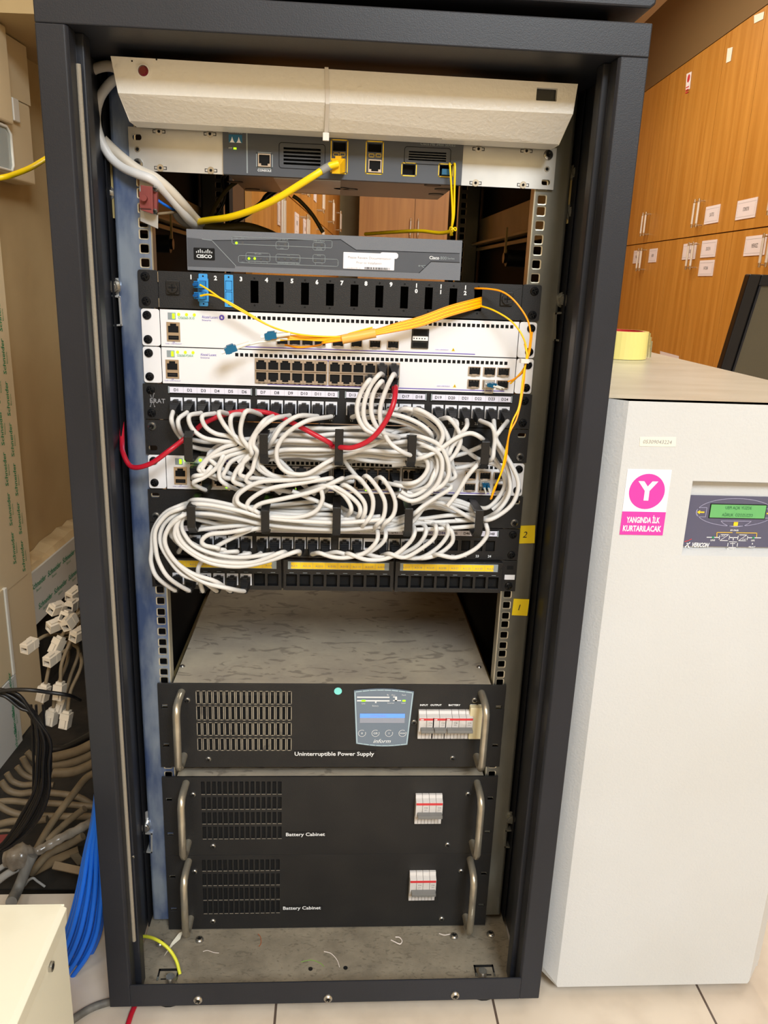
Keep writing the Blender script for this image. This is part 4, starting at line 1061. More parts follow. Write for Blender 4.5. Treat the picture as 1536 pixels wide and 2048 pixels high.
manager(4, 'black cord manager with five rings directly under the D1 to D24 panel', [(375, 866, 928), (527, 860, 915), (679, 850, 930), (826, 862, 930), (973, 876, 936)], ((-1, 1), (1, 0)))
manager(6, 'black cord manager with five rings above the D25 to D48 panel', [(381, 1005, 1063), (530, 1014, 1070), (674, 1008, 1066), (819, 1010, 1069), (961, 1013, 1072)], ((-1, 0), (1, 0)))

# ================================================================== UPS and battery cabinets
ZU = .4325
def vents(px0, px1, n, rows, y, duty=.55):
    hl = []; 
    for (ya, yb) in rows:
        xa, za = XZ(px0, ya, y); xb, zb = XZ(px1, yb, y); p = (xb - xa) / n
        for i in range(n): hl.append((xa + i * p, xa + i * p + p * duty, zb, za))
    # harmonise rows so that the cells share grid lines
    xa = XZ(px0, rows[0][0], y)[0]; xb = XZ(px1, rows[0][1], y)[0]; p = (xb - xa) / n
    out = []
    for (ya, yb) in rows:
        za = XZ((px0 + px1) / 2, ya, y)[1]; zb = XZ((px0 + px1) / 2, yb, y)[1]
        for i in range(n): out.append((xa + i * p, xa + i * p + p * duty, zb, za))
    return out
def grab_handle(root, x, zt_, zb_, y, d=.040, r=.0052):
    P = [(x, y, zt_), (x, y - d * .55, zt_ + .0), (x, y - d * .85, zt_ - .003), (x, y - d, zt_ - .012), (x, y - d, (zt_ + zb_) / 2), (x, y - d, zb_ + .012), (x, y - d * .85, zb_ + .003), (x, y - d * .55, zb_), (x, y, zb_)]
    b = MB(); b.tube(P, r, 'handle_metal', 14); return b.build('grab_handle', root)
def breaker(root, x0, x1, z0, z1, y, n, nm='circuit_breaker', brand=True):
    b = MB(); h = z1 - z0; w_ = (x1 - x0) / n
    prof = [(y, z0), (y - .012, z0), (y - .012, z0 + h * .32), (y - .019, z0 + h * .35), (y - .019, z0 + h * .86), (y - .012, z0 + h * .91), (y - .010, z0 + h * .99), (y, z1)]
    for i in range(n): b.prism(prof, x0 + i * w_ + .0002, x0 + (i + 1) * w_ - .0002, 'breaker_grey', 'x')
    o = b.build(nm, root, bevel=.0003)
    b = MB(); b.box(x0 + .0006, x1 - .0006, y - .0195, y - .0188, z0 + h * .77, z0 + h * .84, 'breaker_red')
    if brand: b.text('ABB', x0 + .0042, z0 + h * .805, .0026, y - .0198, 'white', bold=.03)
    for i in range(n):
        xc = x0 + (i + .5) * w_
        if i % 2: b.text('C16', xc, z0 + h * .68, .0028, y - .0193, 'ink'); b.text('400V', xc, z0 + h * .60, .0022, y - .0193, 'ink_grey')
        b.box(xc - .0003, xc + .0003, y - .0124, y - .0119, z0 + .001, z0 + h * .31, 'toggle_grey')
    b.build('rating_mark', o)
    b = MB(); b.box(x0 + w_ * .25, x1 - w_ * .1, y - .0285, y - .018, z0 + h * .42, z0 + h * .52, 'toggle_grey')
    for i in range(n): xc = x0 + (i + .5) * w_; b.box(xc - .0016, xc + .0016, y - .024, y - .018, z0 + h * .36, z0 + h * .44, 'toggle_grey')
    b.build('toggle', o, bevel=.0008)
def faceplate(t, xh, z0, z1, vt, slots, dusty_rims=False, y=YP):
    b = MB(); b.plate(-xh, xh, z0, z1, y, y + .003, vt + slots, 'ups_black')
    if dusty_rims:
        for h in vt: b.stroke(rrect(h[0] - .0006, h[1] + .0006, h[2] - .0006, h[3] + .0006, .0008, 2), .0011, y - .0003, 'dust_top', True)
    else:
        for h in vt: b.box(h[0] - .0002, h[1] + .0006, y - .0004, y, h[2] - .0008, h[2] - .0001, 'foam')
    b.build('front_panel', t, bevel=.0004)
t = thing('uninterruptible_power_supply', 'black rack power supply with dusty vents, blue display and a dusty flat lid', 'power supply', (0, .1, ZU - .1333)); UPS = t
z1, z0 = ZU, ZU - .1310
vt = vents(393, 587, 17, [(1383, 1407), (1413, 1439), (1446, 1470), (1477, 1500)], YP)
sl = [(s_ * .2330 - .0040, s_ * .2330 + .0040, z - .0031, z + .0031) for s_ in (-1, 1) for z in (z1 - .035, z0 + .035)]
faceplate(t, .2413, z0, z1, vt, sl, True)
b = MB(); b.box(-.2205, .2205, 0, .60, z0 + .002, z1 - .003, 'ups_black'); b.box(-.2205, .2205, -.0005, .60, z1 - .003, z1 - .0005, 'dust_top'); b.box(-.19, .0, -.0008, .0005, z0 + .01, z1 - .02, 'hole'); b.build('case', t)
for px, py in ((365, 1332), (958, 1334)): p = at(px, py, z=z1); inst(SCREW_P, 'screw', t, (p.x, p.y, z1 - .0005), rot=(R(-90), 0, 0), scale=(.9, .6, .9))
for px, py in ((375, 1400), (417, 1518), (828, 1444), (949, 1400), (905, 1516)): x, z = XZ(px, py, YP); inst(SCREW_P, 'screw', t, (x, YP, z))
y = YP - .0003
x, z = XZ(669, 1508, YP); b = MB(); b.box(x - .0575, x + .0590, YP - .0007, YP, z - .0050, z + .0056, 'black_panel'); b.text('Uninterruptible Power Supply', x, z, .0088, YP - .0010, 'print_white', bold=.018, maxw=.113); b.build('name_strip', t)
x, z = XZ(676, 1382, YP); b = MB(); b.cyl((x, YP, z), (x, YP - .0006, z), .0054, 'cyan_dot', 24); b.build('round_sticker', t)
grab_handle(t, XZ(363, 1384, YP)[0], XZ(363, 1384, YP)[1], XZ(368, 1511, YP)[1], YP); grab_handle(t, XZ(963, 1386, YP)[0], XZ(963, 1386, YP)[1], XZ(955, 1512, YP)[1], YP)
# display panel
G = lambda px, py: XZ(px, py, YP - .002)
tl, tr, bl, br_ = G(708, 1382), G(828, 1384), G(712, 1488), G(815, 1490)
def bulge(a, c_, h, n=8): return [(a[0] + (c_[0] - a[0]) * i / n, a[1] + (c_[1] - a[1]) * i / n + h * math.sin(math.pi * i / n)) for i in range(n + 1)]
def inset(P, d): c_ = (sum(p[0] for p in P) / len(P), sum(p[1] for p in P) / len(P)); return [(p[0] + (c_[0] - p[0]) * d / .045, p[1] + (c_[1] - p[1]) * d / .045) for p in P]
oc = bulge(bl, br_, -.0035) + bulge(tr, tl, .0038)
b = MB(); b.prism(oc, YP - .0016, YP, 'panel_blue'); b.stroke(inset(oc, .0016), .0013, YP - .0020, 'outline_light', True); yy = YP - .0021
def bar(pa, pb, m='print_white'): a = G(*pa); c_ = G(*pb); b.poly([(a[0], c_[1]), (c_[0], c_[1]), (c_[0], a[1]), (a[0], a[1])], yy, m)
bar((714, 1393), (779, 1396)); bar((714, 1400), (779, 1403)); bar((786, 1393), (794, 1395)); bar((790, 1395), (794, 1402)); bar((786, 1400), (802, 1402)); bar((750, 1403), (753, 1406)); bar((723, 1400), (731, 1403), 'led'); bar((805, 1400), (811, 1403), 'led')
for px, py, tx in ((776, 1390, 'By'), (787, 1390, 'Pass'), (808, 1390, 'Fault'), (727, 1407, 'Line'), (782, 1406, 'Inverter'), (807, 1406, 'Load'), (751, 1412, 'Battery')): q = G(px, py); b.text(tx, q[0], q[1], .0030, yy, 'print_white')
a = G(720, 1427); c_ = G(809, 1446); b.poly([(a[0], c_[1]), (c_[0], c_[1]), (c_[0], a[1]), (a[0], a[1])], yy, 'lcd_grey'); mz = (a[1] + c_[1]) / 2 + .0008; b.poly([(a[0], mz), (c_[0], mz), (c_[0], a[1]), (a[0], a[1])], yy - .0003, 'lcd_blue'); b.text('LOAD=020%', (a[0] + c_[0]) / 2 - .006, mz + .0034, .0042, yy - .0006, 'lcd_grey')
for px, tx in ((724, '0'), (751, 'C/S'), (778, 'I'), (805, 'MODE')):
    q = G(px, 1466.5); arc = [(q[0] + .0052 * math.cos(R(a_)), q[1] + .0052 * math.sin(R(a_))) for a_ in range(60, 390, 20)]; b.stroke(arc, .0008, yy, 'print_white'); b.text(tx, q[0], q[1], .0040 if len(tx) < 4 else .0026, yy, 'print_white', bold=.03)
q = G(764, 1482); b.text('inform', q[0], q[1], .0086, yy, 'print_white', shear=.35, bold=.01, maxw=.025); b.build('display_panel', t)
# breakers
for (pa, pb, n) in (((837, 1417), (864, 1478), 2), ((864, 1417), (888, 1478), 2), ((889, 1417), (940, 1478), 4)):
    a = XZ(*pa, YP); c_ = XZ(*pb, YP); breaker(t, a[0], c_[0], c_[1] + .004, a[1] - .001, YP + .006, n)
a = XZ(941, 1415, YP - .008); c_ = XZ(966, 1477, YP - .008); b = MB(); b.box(a[0], c_[0], YP - .010, YP, c_[1], a[1], 'cap_cream'); b.build('bypass_cover', t, bevel=.0008)
b = MB()
for px, tx in ((848, 'INPUT'), (872, 'OUTPUT'), (909, 'BATTERY'), (958, 'MAN. BYPASS')): x, z = XZ(px, 1410, YP); b.text(tx, x, z, .0040, YP - .0003, 'print_white', bold=.03)
b.build('breaker_legend', t)
def battery(z1, label, rows, vx, hL, hR, br, name_px, screws, slots):
    z0 = z1 - .1325; t = thing('battery_cabinet', label, 'battery cabinet', (0, .1, z0), 'battery cabinets under the power supply')
    vt = vents(vx[0], vx[1], 15, rows, YP, .62)
    sl = [(s_ * .2330 - .0045, s_ * .2330 + .0045, z - .0031, z + .0031) for s_ in (-1, 1) for z in (z1 - .037, z0 + .037)]
    faceplate(t, .2413, z0, z1, vt, sl)
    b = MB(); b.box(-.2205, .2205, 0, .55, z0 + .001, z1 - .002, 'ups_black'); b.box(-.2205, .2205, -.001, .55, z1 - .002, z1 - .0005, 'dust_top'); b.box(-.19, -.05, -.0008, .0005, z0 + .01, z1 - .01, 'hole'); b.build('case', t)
    for px, py in screws: x, z = XZ(px, py, YP); inst(SCREW_P, 'screw', t, (x, YP, z))
    for (a, c_) in (hL, hR): x, za = XZ(*a, YP); _, zb = XZ(*c_, YP); grab_handle(t, x, za, zb, YP)
    a = XZ(*br[0], YP - .008); c_ = XZ(*br[1], YP - .008); breaker(t, a[0], c_[0], c_[1] + .003, a[1], YP + .006, 4, brand=False)
    x, z = XZ(*name_px, YP); b = MB(); b.box(x - .0295, x + .0305, YP - .0006, YP, z - .0046, z + .0050, 'black_panel'); b.text('Battery Cabinet', x, z, .0082, YP - .0009, 'print_white', bold=.018, maxw=.057); b.build('name_strip', t)
    return t
battery(ZU - .1480, 'upper of the two black battery cabinets, below the power supply', [(1563, 1588), (1594, 1618), (1624, 1647), (1653, 1677)], (402, 567),
    ((372, 1566), (377, 1684)), ((954, 1565), (945, 1684)), ((832, 1593), (882, 1653)), (611, 1669), ((386, 1589), (426, 1692), (936, 1588), (895, 1689)), None)
battery(ZU - .1480 - .1333, 'lower of the two black battery cabinets, resting on the dusty rack floor', [(1719, 1741), (1747, 1770), (1775, 1799), (1802, 1826)], (404, 563),
    ((377, 1722), (377, 1836)), ((940, 1718), (932, 1832)), ((820, 1748), (869, 1806)), (604, 1816), ((389, 1743), (426, 1842), (922, 1742), (883, 1837)), None)
# ================================================================== cords
def A(x, y): return (240 + x * .29948, 820 + y * .29948)
def B_(x, y): return (640 + x * .29948, 820 + y * .29948)
def C_(x, y): return (240 + x * .29948, 520 + y * .29948)
def D_(x, y): return (660 + x * .29948, 520 + y * .29948)
def P3D(pts, ydef=-.045):
    out = []
    for p in pts:
        if isinstance(p, Vector): out.append(p)
        elif len(p) == 3: out.append(at(p[0], p[1], y=p[2]))
        else: out.append(at(p[0], p[1], y=ydef))
    return out
def cord(name, label, cat, pts, r, m, n=8, sub=6, group=None, ends=(), ydef=-.045, caps=True):
    """pts: pixels with a depth, turned into places in the room; ends: (point, mesh, rotation, scale, name)"""
    P = catmull(P3D(pts, ydef), sub); base = P[0]
    b = MB(); b.tube(P, r, m, n); o = b.build(name, loc=base); tag(o, label, cat, group)
    for (loc, me, rot, sc, nm) in ends: inst(me, nm, o, loc, rot=rot, scale=sc)
    return o
random.seed(11)
CW = .00285
# white cords: list of (port kind, index, label, path)
def V(p): return Vector(p)
def port1(i): return V((C1[i], YP - .001, ZJ1 - .001))
def port2(i): return V((C2[i], YP - .001, ZJ2 - .001))
def port3(i): return V((C3[i], -.014, zt(9) + .0150))
def sw3(r_, i): q = P3[(r_, i)]; return V((q[0], YP - .001, q[1]))
def exitp(p, d=.025): return p + V((0, -d, -.0052))
GP = 'grey white patch cords in the rack'
def wcord(label, a, pts, c_=None, ya=None, bundle=True):
    P = []; ends = []
    if a is not None:
        P.append(a + V((0, -.018, -.003))); P.append(exitp(a)); ends.append((a, BOOT, None, None, 'plug'))
    P += pts
    if c_ is not None:
        P.append(exitp(c_)); P.append(c_ + V((0, -.018, -.003))); ends.append((c_, BOOT, None, None, 'plug'))
    return cord('patch_cable', label, 'cable', P, CW, 'cable_white', group=GP, ends=ends, n=8, sub=5)
a5, a6, a4, a35, a3, a2 = -.058, -.064, -.048, -.040, -.032, -.022
def q(f, y, *pts): return [(*f(*p), y) for p in pts]
DL = 'cord from upper panel port D%d, '
S = []
# upper patch panel, left half, to the left ports of the buried switch
wcord(DL % 1 + 'first on the left, running down behind the first ring', port1(0), q(A, a35, (345, 75)) + q(A, a2, (390, 165), (470, 240), (600, 268)) + q(A, a3, (690, 262), (640, 330)) + q(A, a4, (600, 390), (560, 430), (500, 440)), sw3(0, 0))
wcord(DL % 2 + 'dropping straight to the top of the first ring', port1(1), q(A, a35, (392, 60), (395, 120)) + q(A, a2, (430, 180), (560, 212), (700, 222)) + q(A, a4, (690, 300), (640, 390), (560, 450), (490, 488)), sw3(1, 1))
wcord(DL % 3 + 'a wide C shaped loop right of the first ring', port1(2), q(A, a4, (462, 40), (480, 120), (560, 185), (680, 208)) + q(A, a4, (780, 222), (690, 250), (600, 310), (530, 385), (545, 412)), sw3(0, 2))
wcord(DL % 4 + 'curling inside the loop of its left neighbour', port1(3), q(A, a4, (550, 40), (570, 110), (640, 158), (740, 180)) + q(A, a4, (830, 235), (700, 285), (600, 320), (560, 370), (560, 408)), sw3(0, 3))
wcord(DL % 5 + 'bending down toward the second ring', port1(4), q(A, a5, (660, 15), (690, 90), (750, 160), (830, 225)) + q(A, a4, (850, 270), (720, 310), (670, 380), (665, 450), (700, 492)), sw3(1, 4))
wcord(DL % 6 + 'a C shaped loop left of the second ring', port1(5), q(A, a5, (745, 40), (745, 130), (790, 210), (860, 255)) + q(A, a4, (860, 290), (750, 340), (712, 395), (702, 450)), sw3(0, 5))
wcord(DL % 7 + 'crossing over the red cable with printed markings', port1(6), q(A, a6, (850, 5), (812, 80), (808, 170), (850, 240)) + q(A, a5, (880, 290), (800, 375), (762, 440), (775, 488)), sw3(1, 6))
wcord(DL % 8 + 'swinging left in front of the second ring', port1(7), q(A, a6, (965, 70), (900, 160), (868, 230), (880, 285)) + q(A, a5, (870, 300), (832, 330), (815, 385), (826, 445)), sw3(0, 8))
wcord(DL % 9 + 'a long bow passing left of the second ring', port1(8), q(A, a6, (1020, 60), (915, 150), (890, 230), (915, 275)) + q(A, a5, (905, 320), (885, 400), (855, 485)), sw3(1, 8))
wcord(DL % 10 + 'slanting down to the left behind the second ring', port1(9), q(A, a4, (1180, 45), (1070, 110), (1010, 190)) + q(A, a3, (960, 260), (900, 300)) + q(A, a4, (925, 350), (990, 420), (1090, 455), (1240, 450), (1370, 400)) + q(A, a2, (1450, 360), (1560, 330)), None)
wcord(DL % 11 + 'slanting left, second one over the ring', port1(10), q(A, a5, (1190, 40), (1080, 110), (1015, 210)) + q(A, a3, (960, 280)) + q(A, a4, (925, 330), (940, 400), (1040, 450), (1200, 470)), sw3(0, 13))
wcord(DL % 12 + 'the big C shaped loop in front of the bundle', port1(11), q(A, a6, (1250, 72), (1110, 160), (1048, 260), (1060, 360), (1130, 420), (1250, 425), (1380, 350)) + q(A, a4, (1470, 310), (1600, 270), (1760, 200)) + q(A, a3, (1860, 140), (1950, 120)), None)
# right half: out to the right, round and back left through the rings
def run_left(y0, dy, depth): return q(A, depth, (1740, y0), (1560, y0 - 6), (1400, y0 + dy * .3), (1180, y0 + dy * .5), (1000, y0 + dy))
wcord(DL % 13 + 'first of the right half, arching right over the bundle', port1(12), q(B_, a5, (330, 10), (520, 35), (660, 90), (740, 160)) + q(B_, a3, (730, 215), (600, 205)) + run_left(190, -20, a3) + q(A, a2, (900, 190), (760, 205), (640, 250)) + q(A, a4, (600, 330)), sw3(0, 4))
wcord(DL % 14 + 'second arch going right below its neighbour', port1(13), q(B_, a4, (380, 50), (540, 80), (660, 130), (745, 190)) + q(B_, a3, (690, 235), (600, 235)) + run_left(215, 0, a3) + q(A, a2, (900, 250)) + q(A, a3, (820, 330)), sw3(1, 7))
wcord(DL % 15 + 'arch hidden behind the hanging cords of the white switch', port1(14), q(B_, a4, (480, -5), (620, 20), (760, 120), (790, 190)) + q(B_, a3, (700, 265), (600, 260)) + run_left(240, 10, a3), sw3(0, 9))
wcord(DL % 16 + 'thick bend reaching far right above the fourth ring', port1(15), q(B_, a5, (560, -10), (700, 30), (810, 110), (855, 200), (835, 300)) + q(B_, a4, (850, 400), (850, 470)), sw3(1, 20))
wcord(DL % 17 + 'wide outer arch right of the red cable', port1(16), q(B_, a6, (640, -5), (760, 60), (820, 150), (800, 230)) + q(B_, a5, (740, 290), (700, 300)) + q(B_, a3, (560, 290)) + run_left(280, 8, a3), sw3(1, 10))
wcord(DL % 18 + 'last arch before the D19 group', port1(17), q(B_, a4, (700, 20), (800, 90), (858, 190), (850, 260), (800, 330)) + q(B_, a5, (760, 430), (700, 520)), sw3(1, 17))
wcord(DL % 19 + 'first of the right group, S shaped over the bundle', port1(18), q(B_, a5, (860, 55), (920, 130), (938, 210), (905, 290), (860, 350)) + q(B_, a4, (890, 400), (885, 460)), sw3(0, 20))
wcord(DL % 20 + 'short S bend dropping left', port1(19), q(B_, a4, (915, 90), (900, 180), (850, 270), (780, 330)) + q(B_, a3, (640, 340), (500, 330), (300, 300)) + q(A, a3, (1500, 320), (1380, 330), (1150, 300), (1000, 290)), None)
wcord(DL % 21 + 'running straight down then left under the loop', port1(20), q(B_, a5, (980, 110), (935, 170), (885, 240), (850, 300)) + q(B_, a3, (760, 310), (560, 350), (330, 340), (160, 320)), sw3(0, 14))
wcord(DL % 22 + 'bending right then falling past the fifth ring', port1(21), q(B_, a5, (1150, 110), (1168, 190), (1160, 260), (1145, 330)) + q(B_, a3, (1060, 350), (960, 380), (840, 395), (760, 380), (620, 360), (480, 370)), None)
wcord(DL % 23 + 'falling past the fifth ring into the far right loops', port1(22), q(B_, a4, (1166, 140), (1180, 230), (1225, 320), (1262, 430), (1270, 530), (1240, 610), (1180, 680)) + q(B_, a3, (1110, 720), (1040, 735)) + q(B_, a3, (850, 745), (630, 760), (450, 800), (300, 800), (140, 740)), None)
wcord(DL % 24 + 'last one on the right, making the outermost right loop', port1(23), q(B_, a5, (1200, 140), (1175, 190)) + q(B_, a5, (1220, 270), (1290, 390), (1326, 500), (1290, 620), (1200, 700), (1110, 735)) + q(B_, a3, (1040, 700), (850, 705), (700, 725), (600, 730), (430, 790), (250, 780), (130, 700)), None)
# more strands of the upper bundle
for i, (y0, dep) in enumerate(((140, a2), (165, a35), (190, a2), (222, a35), (255, a2), (285, a35), (310, a3), (130, a3), (205, a4), (268, a4))):
    z_ = [1300, 1420, 1180][i % 3]
    wcord(('patch cord in the upper bundle, strand lying %s' % ('topmost', 'second from the top', 'third from the top', 'in the middle', 'just under the middle', 'third from the bottom', 'lowest of all', 'at the very back', 'in front of the rest', 'bulging low in front')[i]), None,
          q(B_, dep, (760 + 14 * (i % 4), 330 + 20 * (i % 5)), (770, 240 + 6 * i), (660, y0 + 5)) + q(B_, dep, (500, y0 + 12), (300, y0 + random.randint(-14, 14)), (100, y0 - 4)) + q(A, dep, (1300, y0 + random.randint(-8, 8)), (1100, y0 - 2), (980, y0 + 20), (900, 250 + 8 * (i % 3)), (850, 300), (790, 350)), None)
# concentric loops right of the fourth ring
loops = [((650, 210), (760, 270), (790, 370), (750, 470), (680, 545), (600, 575), (540, 545)),
         ((650, 250), (735, 320), (735, 420), (680, 490), (600, 515), (510, 500)),
         ((655, 175), (790, 230), (850, 330), (860, 430), (820, 500), (760, 535)),
         ((650, 290), (715, 345), (712, 410), (660, 470), (590, 492)),
         ((650, 150), (780, 165), (850, 250), (885, 370), (880, 470)),
         ((700, 240), (800, 300), (815, 400), (780, 500), (700, 575), (610, 608), (520, 570)),
         ((690, 300), (770, 350), (775, 450), (720, 530), (650, 560), (580, 550))]
for i, (lp, (r_, pi)) in enumerate(zip(loops, ((1, 17), (0, 16), (1, 20), (0, 17), (0, 21), (1, 16), (1, 18)))):
    if (r_, pi) not in P3: r_, pi = 0, 15
    wcord('patch cord looping right of the fourth upper ring, ' + ('third loop out', 'innermost but one', 'wide loop reaching a switch port', 'tightest loop', 'steep outer drop', 'outermost sagging loop', 'middle loop')[i], None,
          q(B_, a2, (400, lp[0][1] - 10), (560, lp[0][1])) + q(B_, (a5, a4, a6, a5, a35, a6, a4)[i], *lp), None if i not in (1, 3, 4) else sw3(r_, pi))
wcord('patch cord rising in an arch from the fourth to the fifth upper ring', None, q(B_, a2, (560, 330)) + q(B_, a6, (660, 325), (780, 275), (900, 192), (1000, 155), (1075, 185)) + q(B_, a3, (1110, 230), (1150, 300), (1210, 400), (1235, 500), (1180, 600), (1110, 655)) + q(B_, a2, (1020, 640), (900, 600), (760, 590)), None)
wcord('patch cord crossing down right behind the fifth upper ring', None, q(B_, a3, (760, 160), (930, 240), (1040, 318), (1110, 345), (1180, 370), (1250, 430), (1262, 520), (1215, 610), (1150, 665)), None)
wcord('patch cord crossing up right to the fifth upper ring', None, q(B_, a3, (850, 320), (960, 290), (1060, 250), (1110, 220)), None)
wcord('patch cord hanging from the fifth upper ring in a hook', None, q(B_, a3, (1090, 330)) + q(B_, a5, (1040, 378), (980, 450), (920, 550), (852, 640)) , None)
wcord('patch cord sloping from the buried switch down to the fourth lower ring', sw3(0, 22) if (0, 22) in P3 else None, q(B_, a5, (880, 510), (780, 580), (690, 640), (630, 690)) + q(B_, a3, (560, 720), (430, 770), (260, 770), (140, 700)), None)
wcord('patch cord running flat along the shelf under the fourth upper ring', None, q(B_, a3, (640, 350), (760, 380), (900, 390), (1050, 360)), None)
# hanging cords from the middle of the buried switch
mids = [((1, 9), [(20, 505), (130, 545), (195, 620), (205, 680)], 'leftmost'), ((1, 11), [(80, 510), (180, 560), (260, 635), (262, 700)], 'second'), ((1, 12), [(160, 500), (250, 560), (300, 630), (290, 710)], 'third'),
        ((0, 12), [(235, 445), (300, 500), (352, 590), (345, 690), (300, 755)], 'fourth'), ((0, 14), [(310, 440), (380, 515), (432, 610), (425, 710), (380, 765)], 'fifth'), ((0, 15), [(405, 450), (462, 520), (502, 610), (490, 700), (430, 760)], 'rightmost')]
for (pp, pts, w_) in mids:
    wcord('patch cord drooping under the middle of the buried switch, %s of six' % w_, sw3(*pp), q(B_, a5, *pts) + q(B_, a3, (pts[-1][0] - 60, pts[-1][1] + 45), (60, 760)) + q(A, a3, (1300, 745), (1150, 730), (1000, 720)), None)
# from the switch to the left through the lower manager
lefts = [((0, 10), [(1320, 452), (1120, 468), (930, 482), (800, 555), (785, 615), (850, 655)], 'uppermost sweep'), ((0, 11), [(1410, 455), (1200, 490), (1000, 525), (880, 590), (850, 640), (890, 670)], 'second sweep with print'),
         ((0, 12), [(1480, 458), (1300, 540), (1100, 590), (950, 622), (895, 660), (930, 690)], 'lowest sweep')]
for (pp, pts, w_) in lefts:
    wcord('patch cord swept left under the buried switch, %s' % w_, sw3(*pp), q(A, a5, *pts) + q(A, a3, (960, 700), (1150, 740), (1400, 770), (1560, 775)), None)
wcord('patch cord swept left under the buried switch, hairpin beside the label row', None, q(A, a4, (1300, 430), (980, 466), (850, 505), (775, 575), (770, 635), (830, 650)) + q(A, a3, (1000, 640), (1300, 610)), None)
wcord('patch cord making a small J under the third upper ring', None, q(A, a5, (1340, 520), (1352, 600), (1300, 680), (1170, 718), (1000, 712)), None)
wcord('patch cord slanting under the green lit bracket', None, q(A, a4, (1150, 540), (1230, 575), (1330, 615), (1450, 665)) + q(B_, a3, (150, 690), (220, 735)), None)
wcord('patch cord curving under the big C loop to the third ring', None, q(A, a4, (905, 330), (925, 390), (1000, 430), (1120, 452), (1270, 428), (1420, 370)) + q(A, a2, (1500, 350), (1650, 330)), None)
# lower manager strands and left loops
L3 = 'cord from bottom panel socket A-2-%d, '
def upper_run(ys, ye, dep, x1=1740): return q(A, dep, (500, ys), (620, ys + (ye - ys) * .1), (800, ys + (ye - ys) * .55), (940, ye), (1100, ye + 22), (1300, ye + 36), (1500, ye + 40), (x1, ye + 20))
wcord(L3 % 1 + 'outermost loop round the left side', port3(0), q(A, a5, (250, 1120), (208, 1020), (212, 930)) + q(A, a5, (225, 800), (300, 690), (400, 640)) + q(A, a3, (450, 622)) + upper_run(600, 690, a4), None)
wcord(L3 % 2 + 'second loop round the left side', port3(1), q(A, a6, (330, 1125), (262, 1020), (238, 920), (238, 800), (310, 700), (410, 655)) + q(A, a3, (460, 640)) + upper_run(628, 712, a5), None)
wcord(L3 % 3 + 'rising straight and thin between the loops', port3(2), q(A, a4, (520, 1080), (545, 1010), (590, 950), (700, 880), (850, 810), (940, 790)) + q(A, a3, (1100, 790), (1300, 800), (1500, 790)), None)
wcord(L3 % 4 + 'third loop, deep at the lower left', port3(3), q(A, a5, (560, 1150), (420, 1100), (330, 1000), (268, 880), (290, 770), (380, 690)) + q(A, a3, (450, 668)) + upper_run(655, 736, a35), None)
wcord(L3 % 5 + 'fourth loop, running flat along the panel bottom', port3(4), q(A, a6, (640, 1145), (480, 1090), (360, 1000), (298, 880), (330, 780), (410, 710)) + q(A, a3, (450, 690)) + upper_run(690, 758, a4), None)
wcord(L3 % 6 + 'longest bow ending furthest right', port3(5), q(A, a6, (720, 1190), (560, 1150), (420, 1060), (325, 950), (300, 850), (350, 750), (430, 700)) + q(A, a2, (470, 690)) + upper_run(715, 770, a2), None)
L2 = 'cord from lower panel port D%d, '
wcord(L2 % 25 + 'short loop behind the left bundle', port2(0), q(A, a35, (420, 880), (350, 850), (340, 790), (400, 720)) + q(A, a2, (470, 700), (700, 690), (940, 740), (1300, 770)), None)
wcord(L2 % 26 + 'drooping left over the yellow labels', port2(1), q(A, a35, (500, 960), (400, 900), (345, 830), (380, 760), (450, 720)) + q(A, a2, (700, 770), (940, 766), (1200, 800)), None)
wcord(L2 % 27 + 'small open loop above the yellow labels', port2(2), q(A, a5, (660, 925), (570, 905), (548, 870), (600, 830), (720, 818), (830, 800)) + q(A, a3, (960, 780), (1200, 790)), None)
wcord(L2 % 28 + 'flat bow to the left', port2(3), q(A, a4, (700, 935), (560, 925), (450, 870), (400, 800), (420, 730)) + q(A, a3, (470, 700)), None)
wcord(L2 % 29 + 'flat bow just under its neighbour', port2(4), q(A, a4, (780, 945), (620, 950), (480, 900), (400, 820), (400, 740)) + q(A, a3, (450, 690)), None)
wcord(L2 % 30 + 'flat bow partly covering the yellow labels', port2(5), q(A, a35, (860, 960), (700, 985), (540, 960), (420, 880), (372, 800), (400, 720)) + q(A, a3, (460, 660)), None)
wcord(L2 % 31 + 'long bow ending under the second lower ring', port2(6), q(A, a35, (900, 975), (750, 1005), (560, 980), (430, 900), (362, 800), (400, 700)) + q(A, a3, (450, 650)), None)
wcord(L2 % 32 + 'long bow over the yellow strip', port2(7), q(A, a5, (1000, 965), (800, 985), (640, 965), (500, 910), (430, 830), (410, 760), (430, 700)), None)
wcord(L2 % 33 + 'lowest but one of the left bows', port2(8), q(A, a6, (1080, 950), (900, 1015), (720, 1020), (560, 985), (430, 900), (380, 800), (400, 720)), None)
wcord(L2 % 34 + 'lowest of the left bows, reaching furthest right', port2(9), q(A, a6, (1180, 945), (1000, 1005), (800, 1045), (600, 1020), (440, 930), (368, 840), (390, 740), (430, 690)), None)
rights = [(10, [(1330, 955), (1420, 982), (1520, 985), (1640, 950), (1720, 860)], 'smile shaped bow starting under the third lower ring'), (11, [(1450, 950), (1560, 975), (1660, 950), (1740, 900), (1775, 840)], 'second smile shaped bow'),
          (12, [(1530, 960), (1650, 1000), (1800, 985), (1920, 900), (1968, 820)], 'third smile shaped bow'), (13, [(1640, 960), (1750, 985), (1880, 960), (1990, 900), (2045, 815)], 'fourth smile shaped bow'),
          (15, [(1800, 960), (1900, 985), (2020, 920), (2100, 850), (2110, 780)], 'fifth smile shaped bow'), (16, [(1900, 985), (2010, 985), (2120, 920), (2185, 840), (2190, 780)], 'sixth smile shaped bow')]
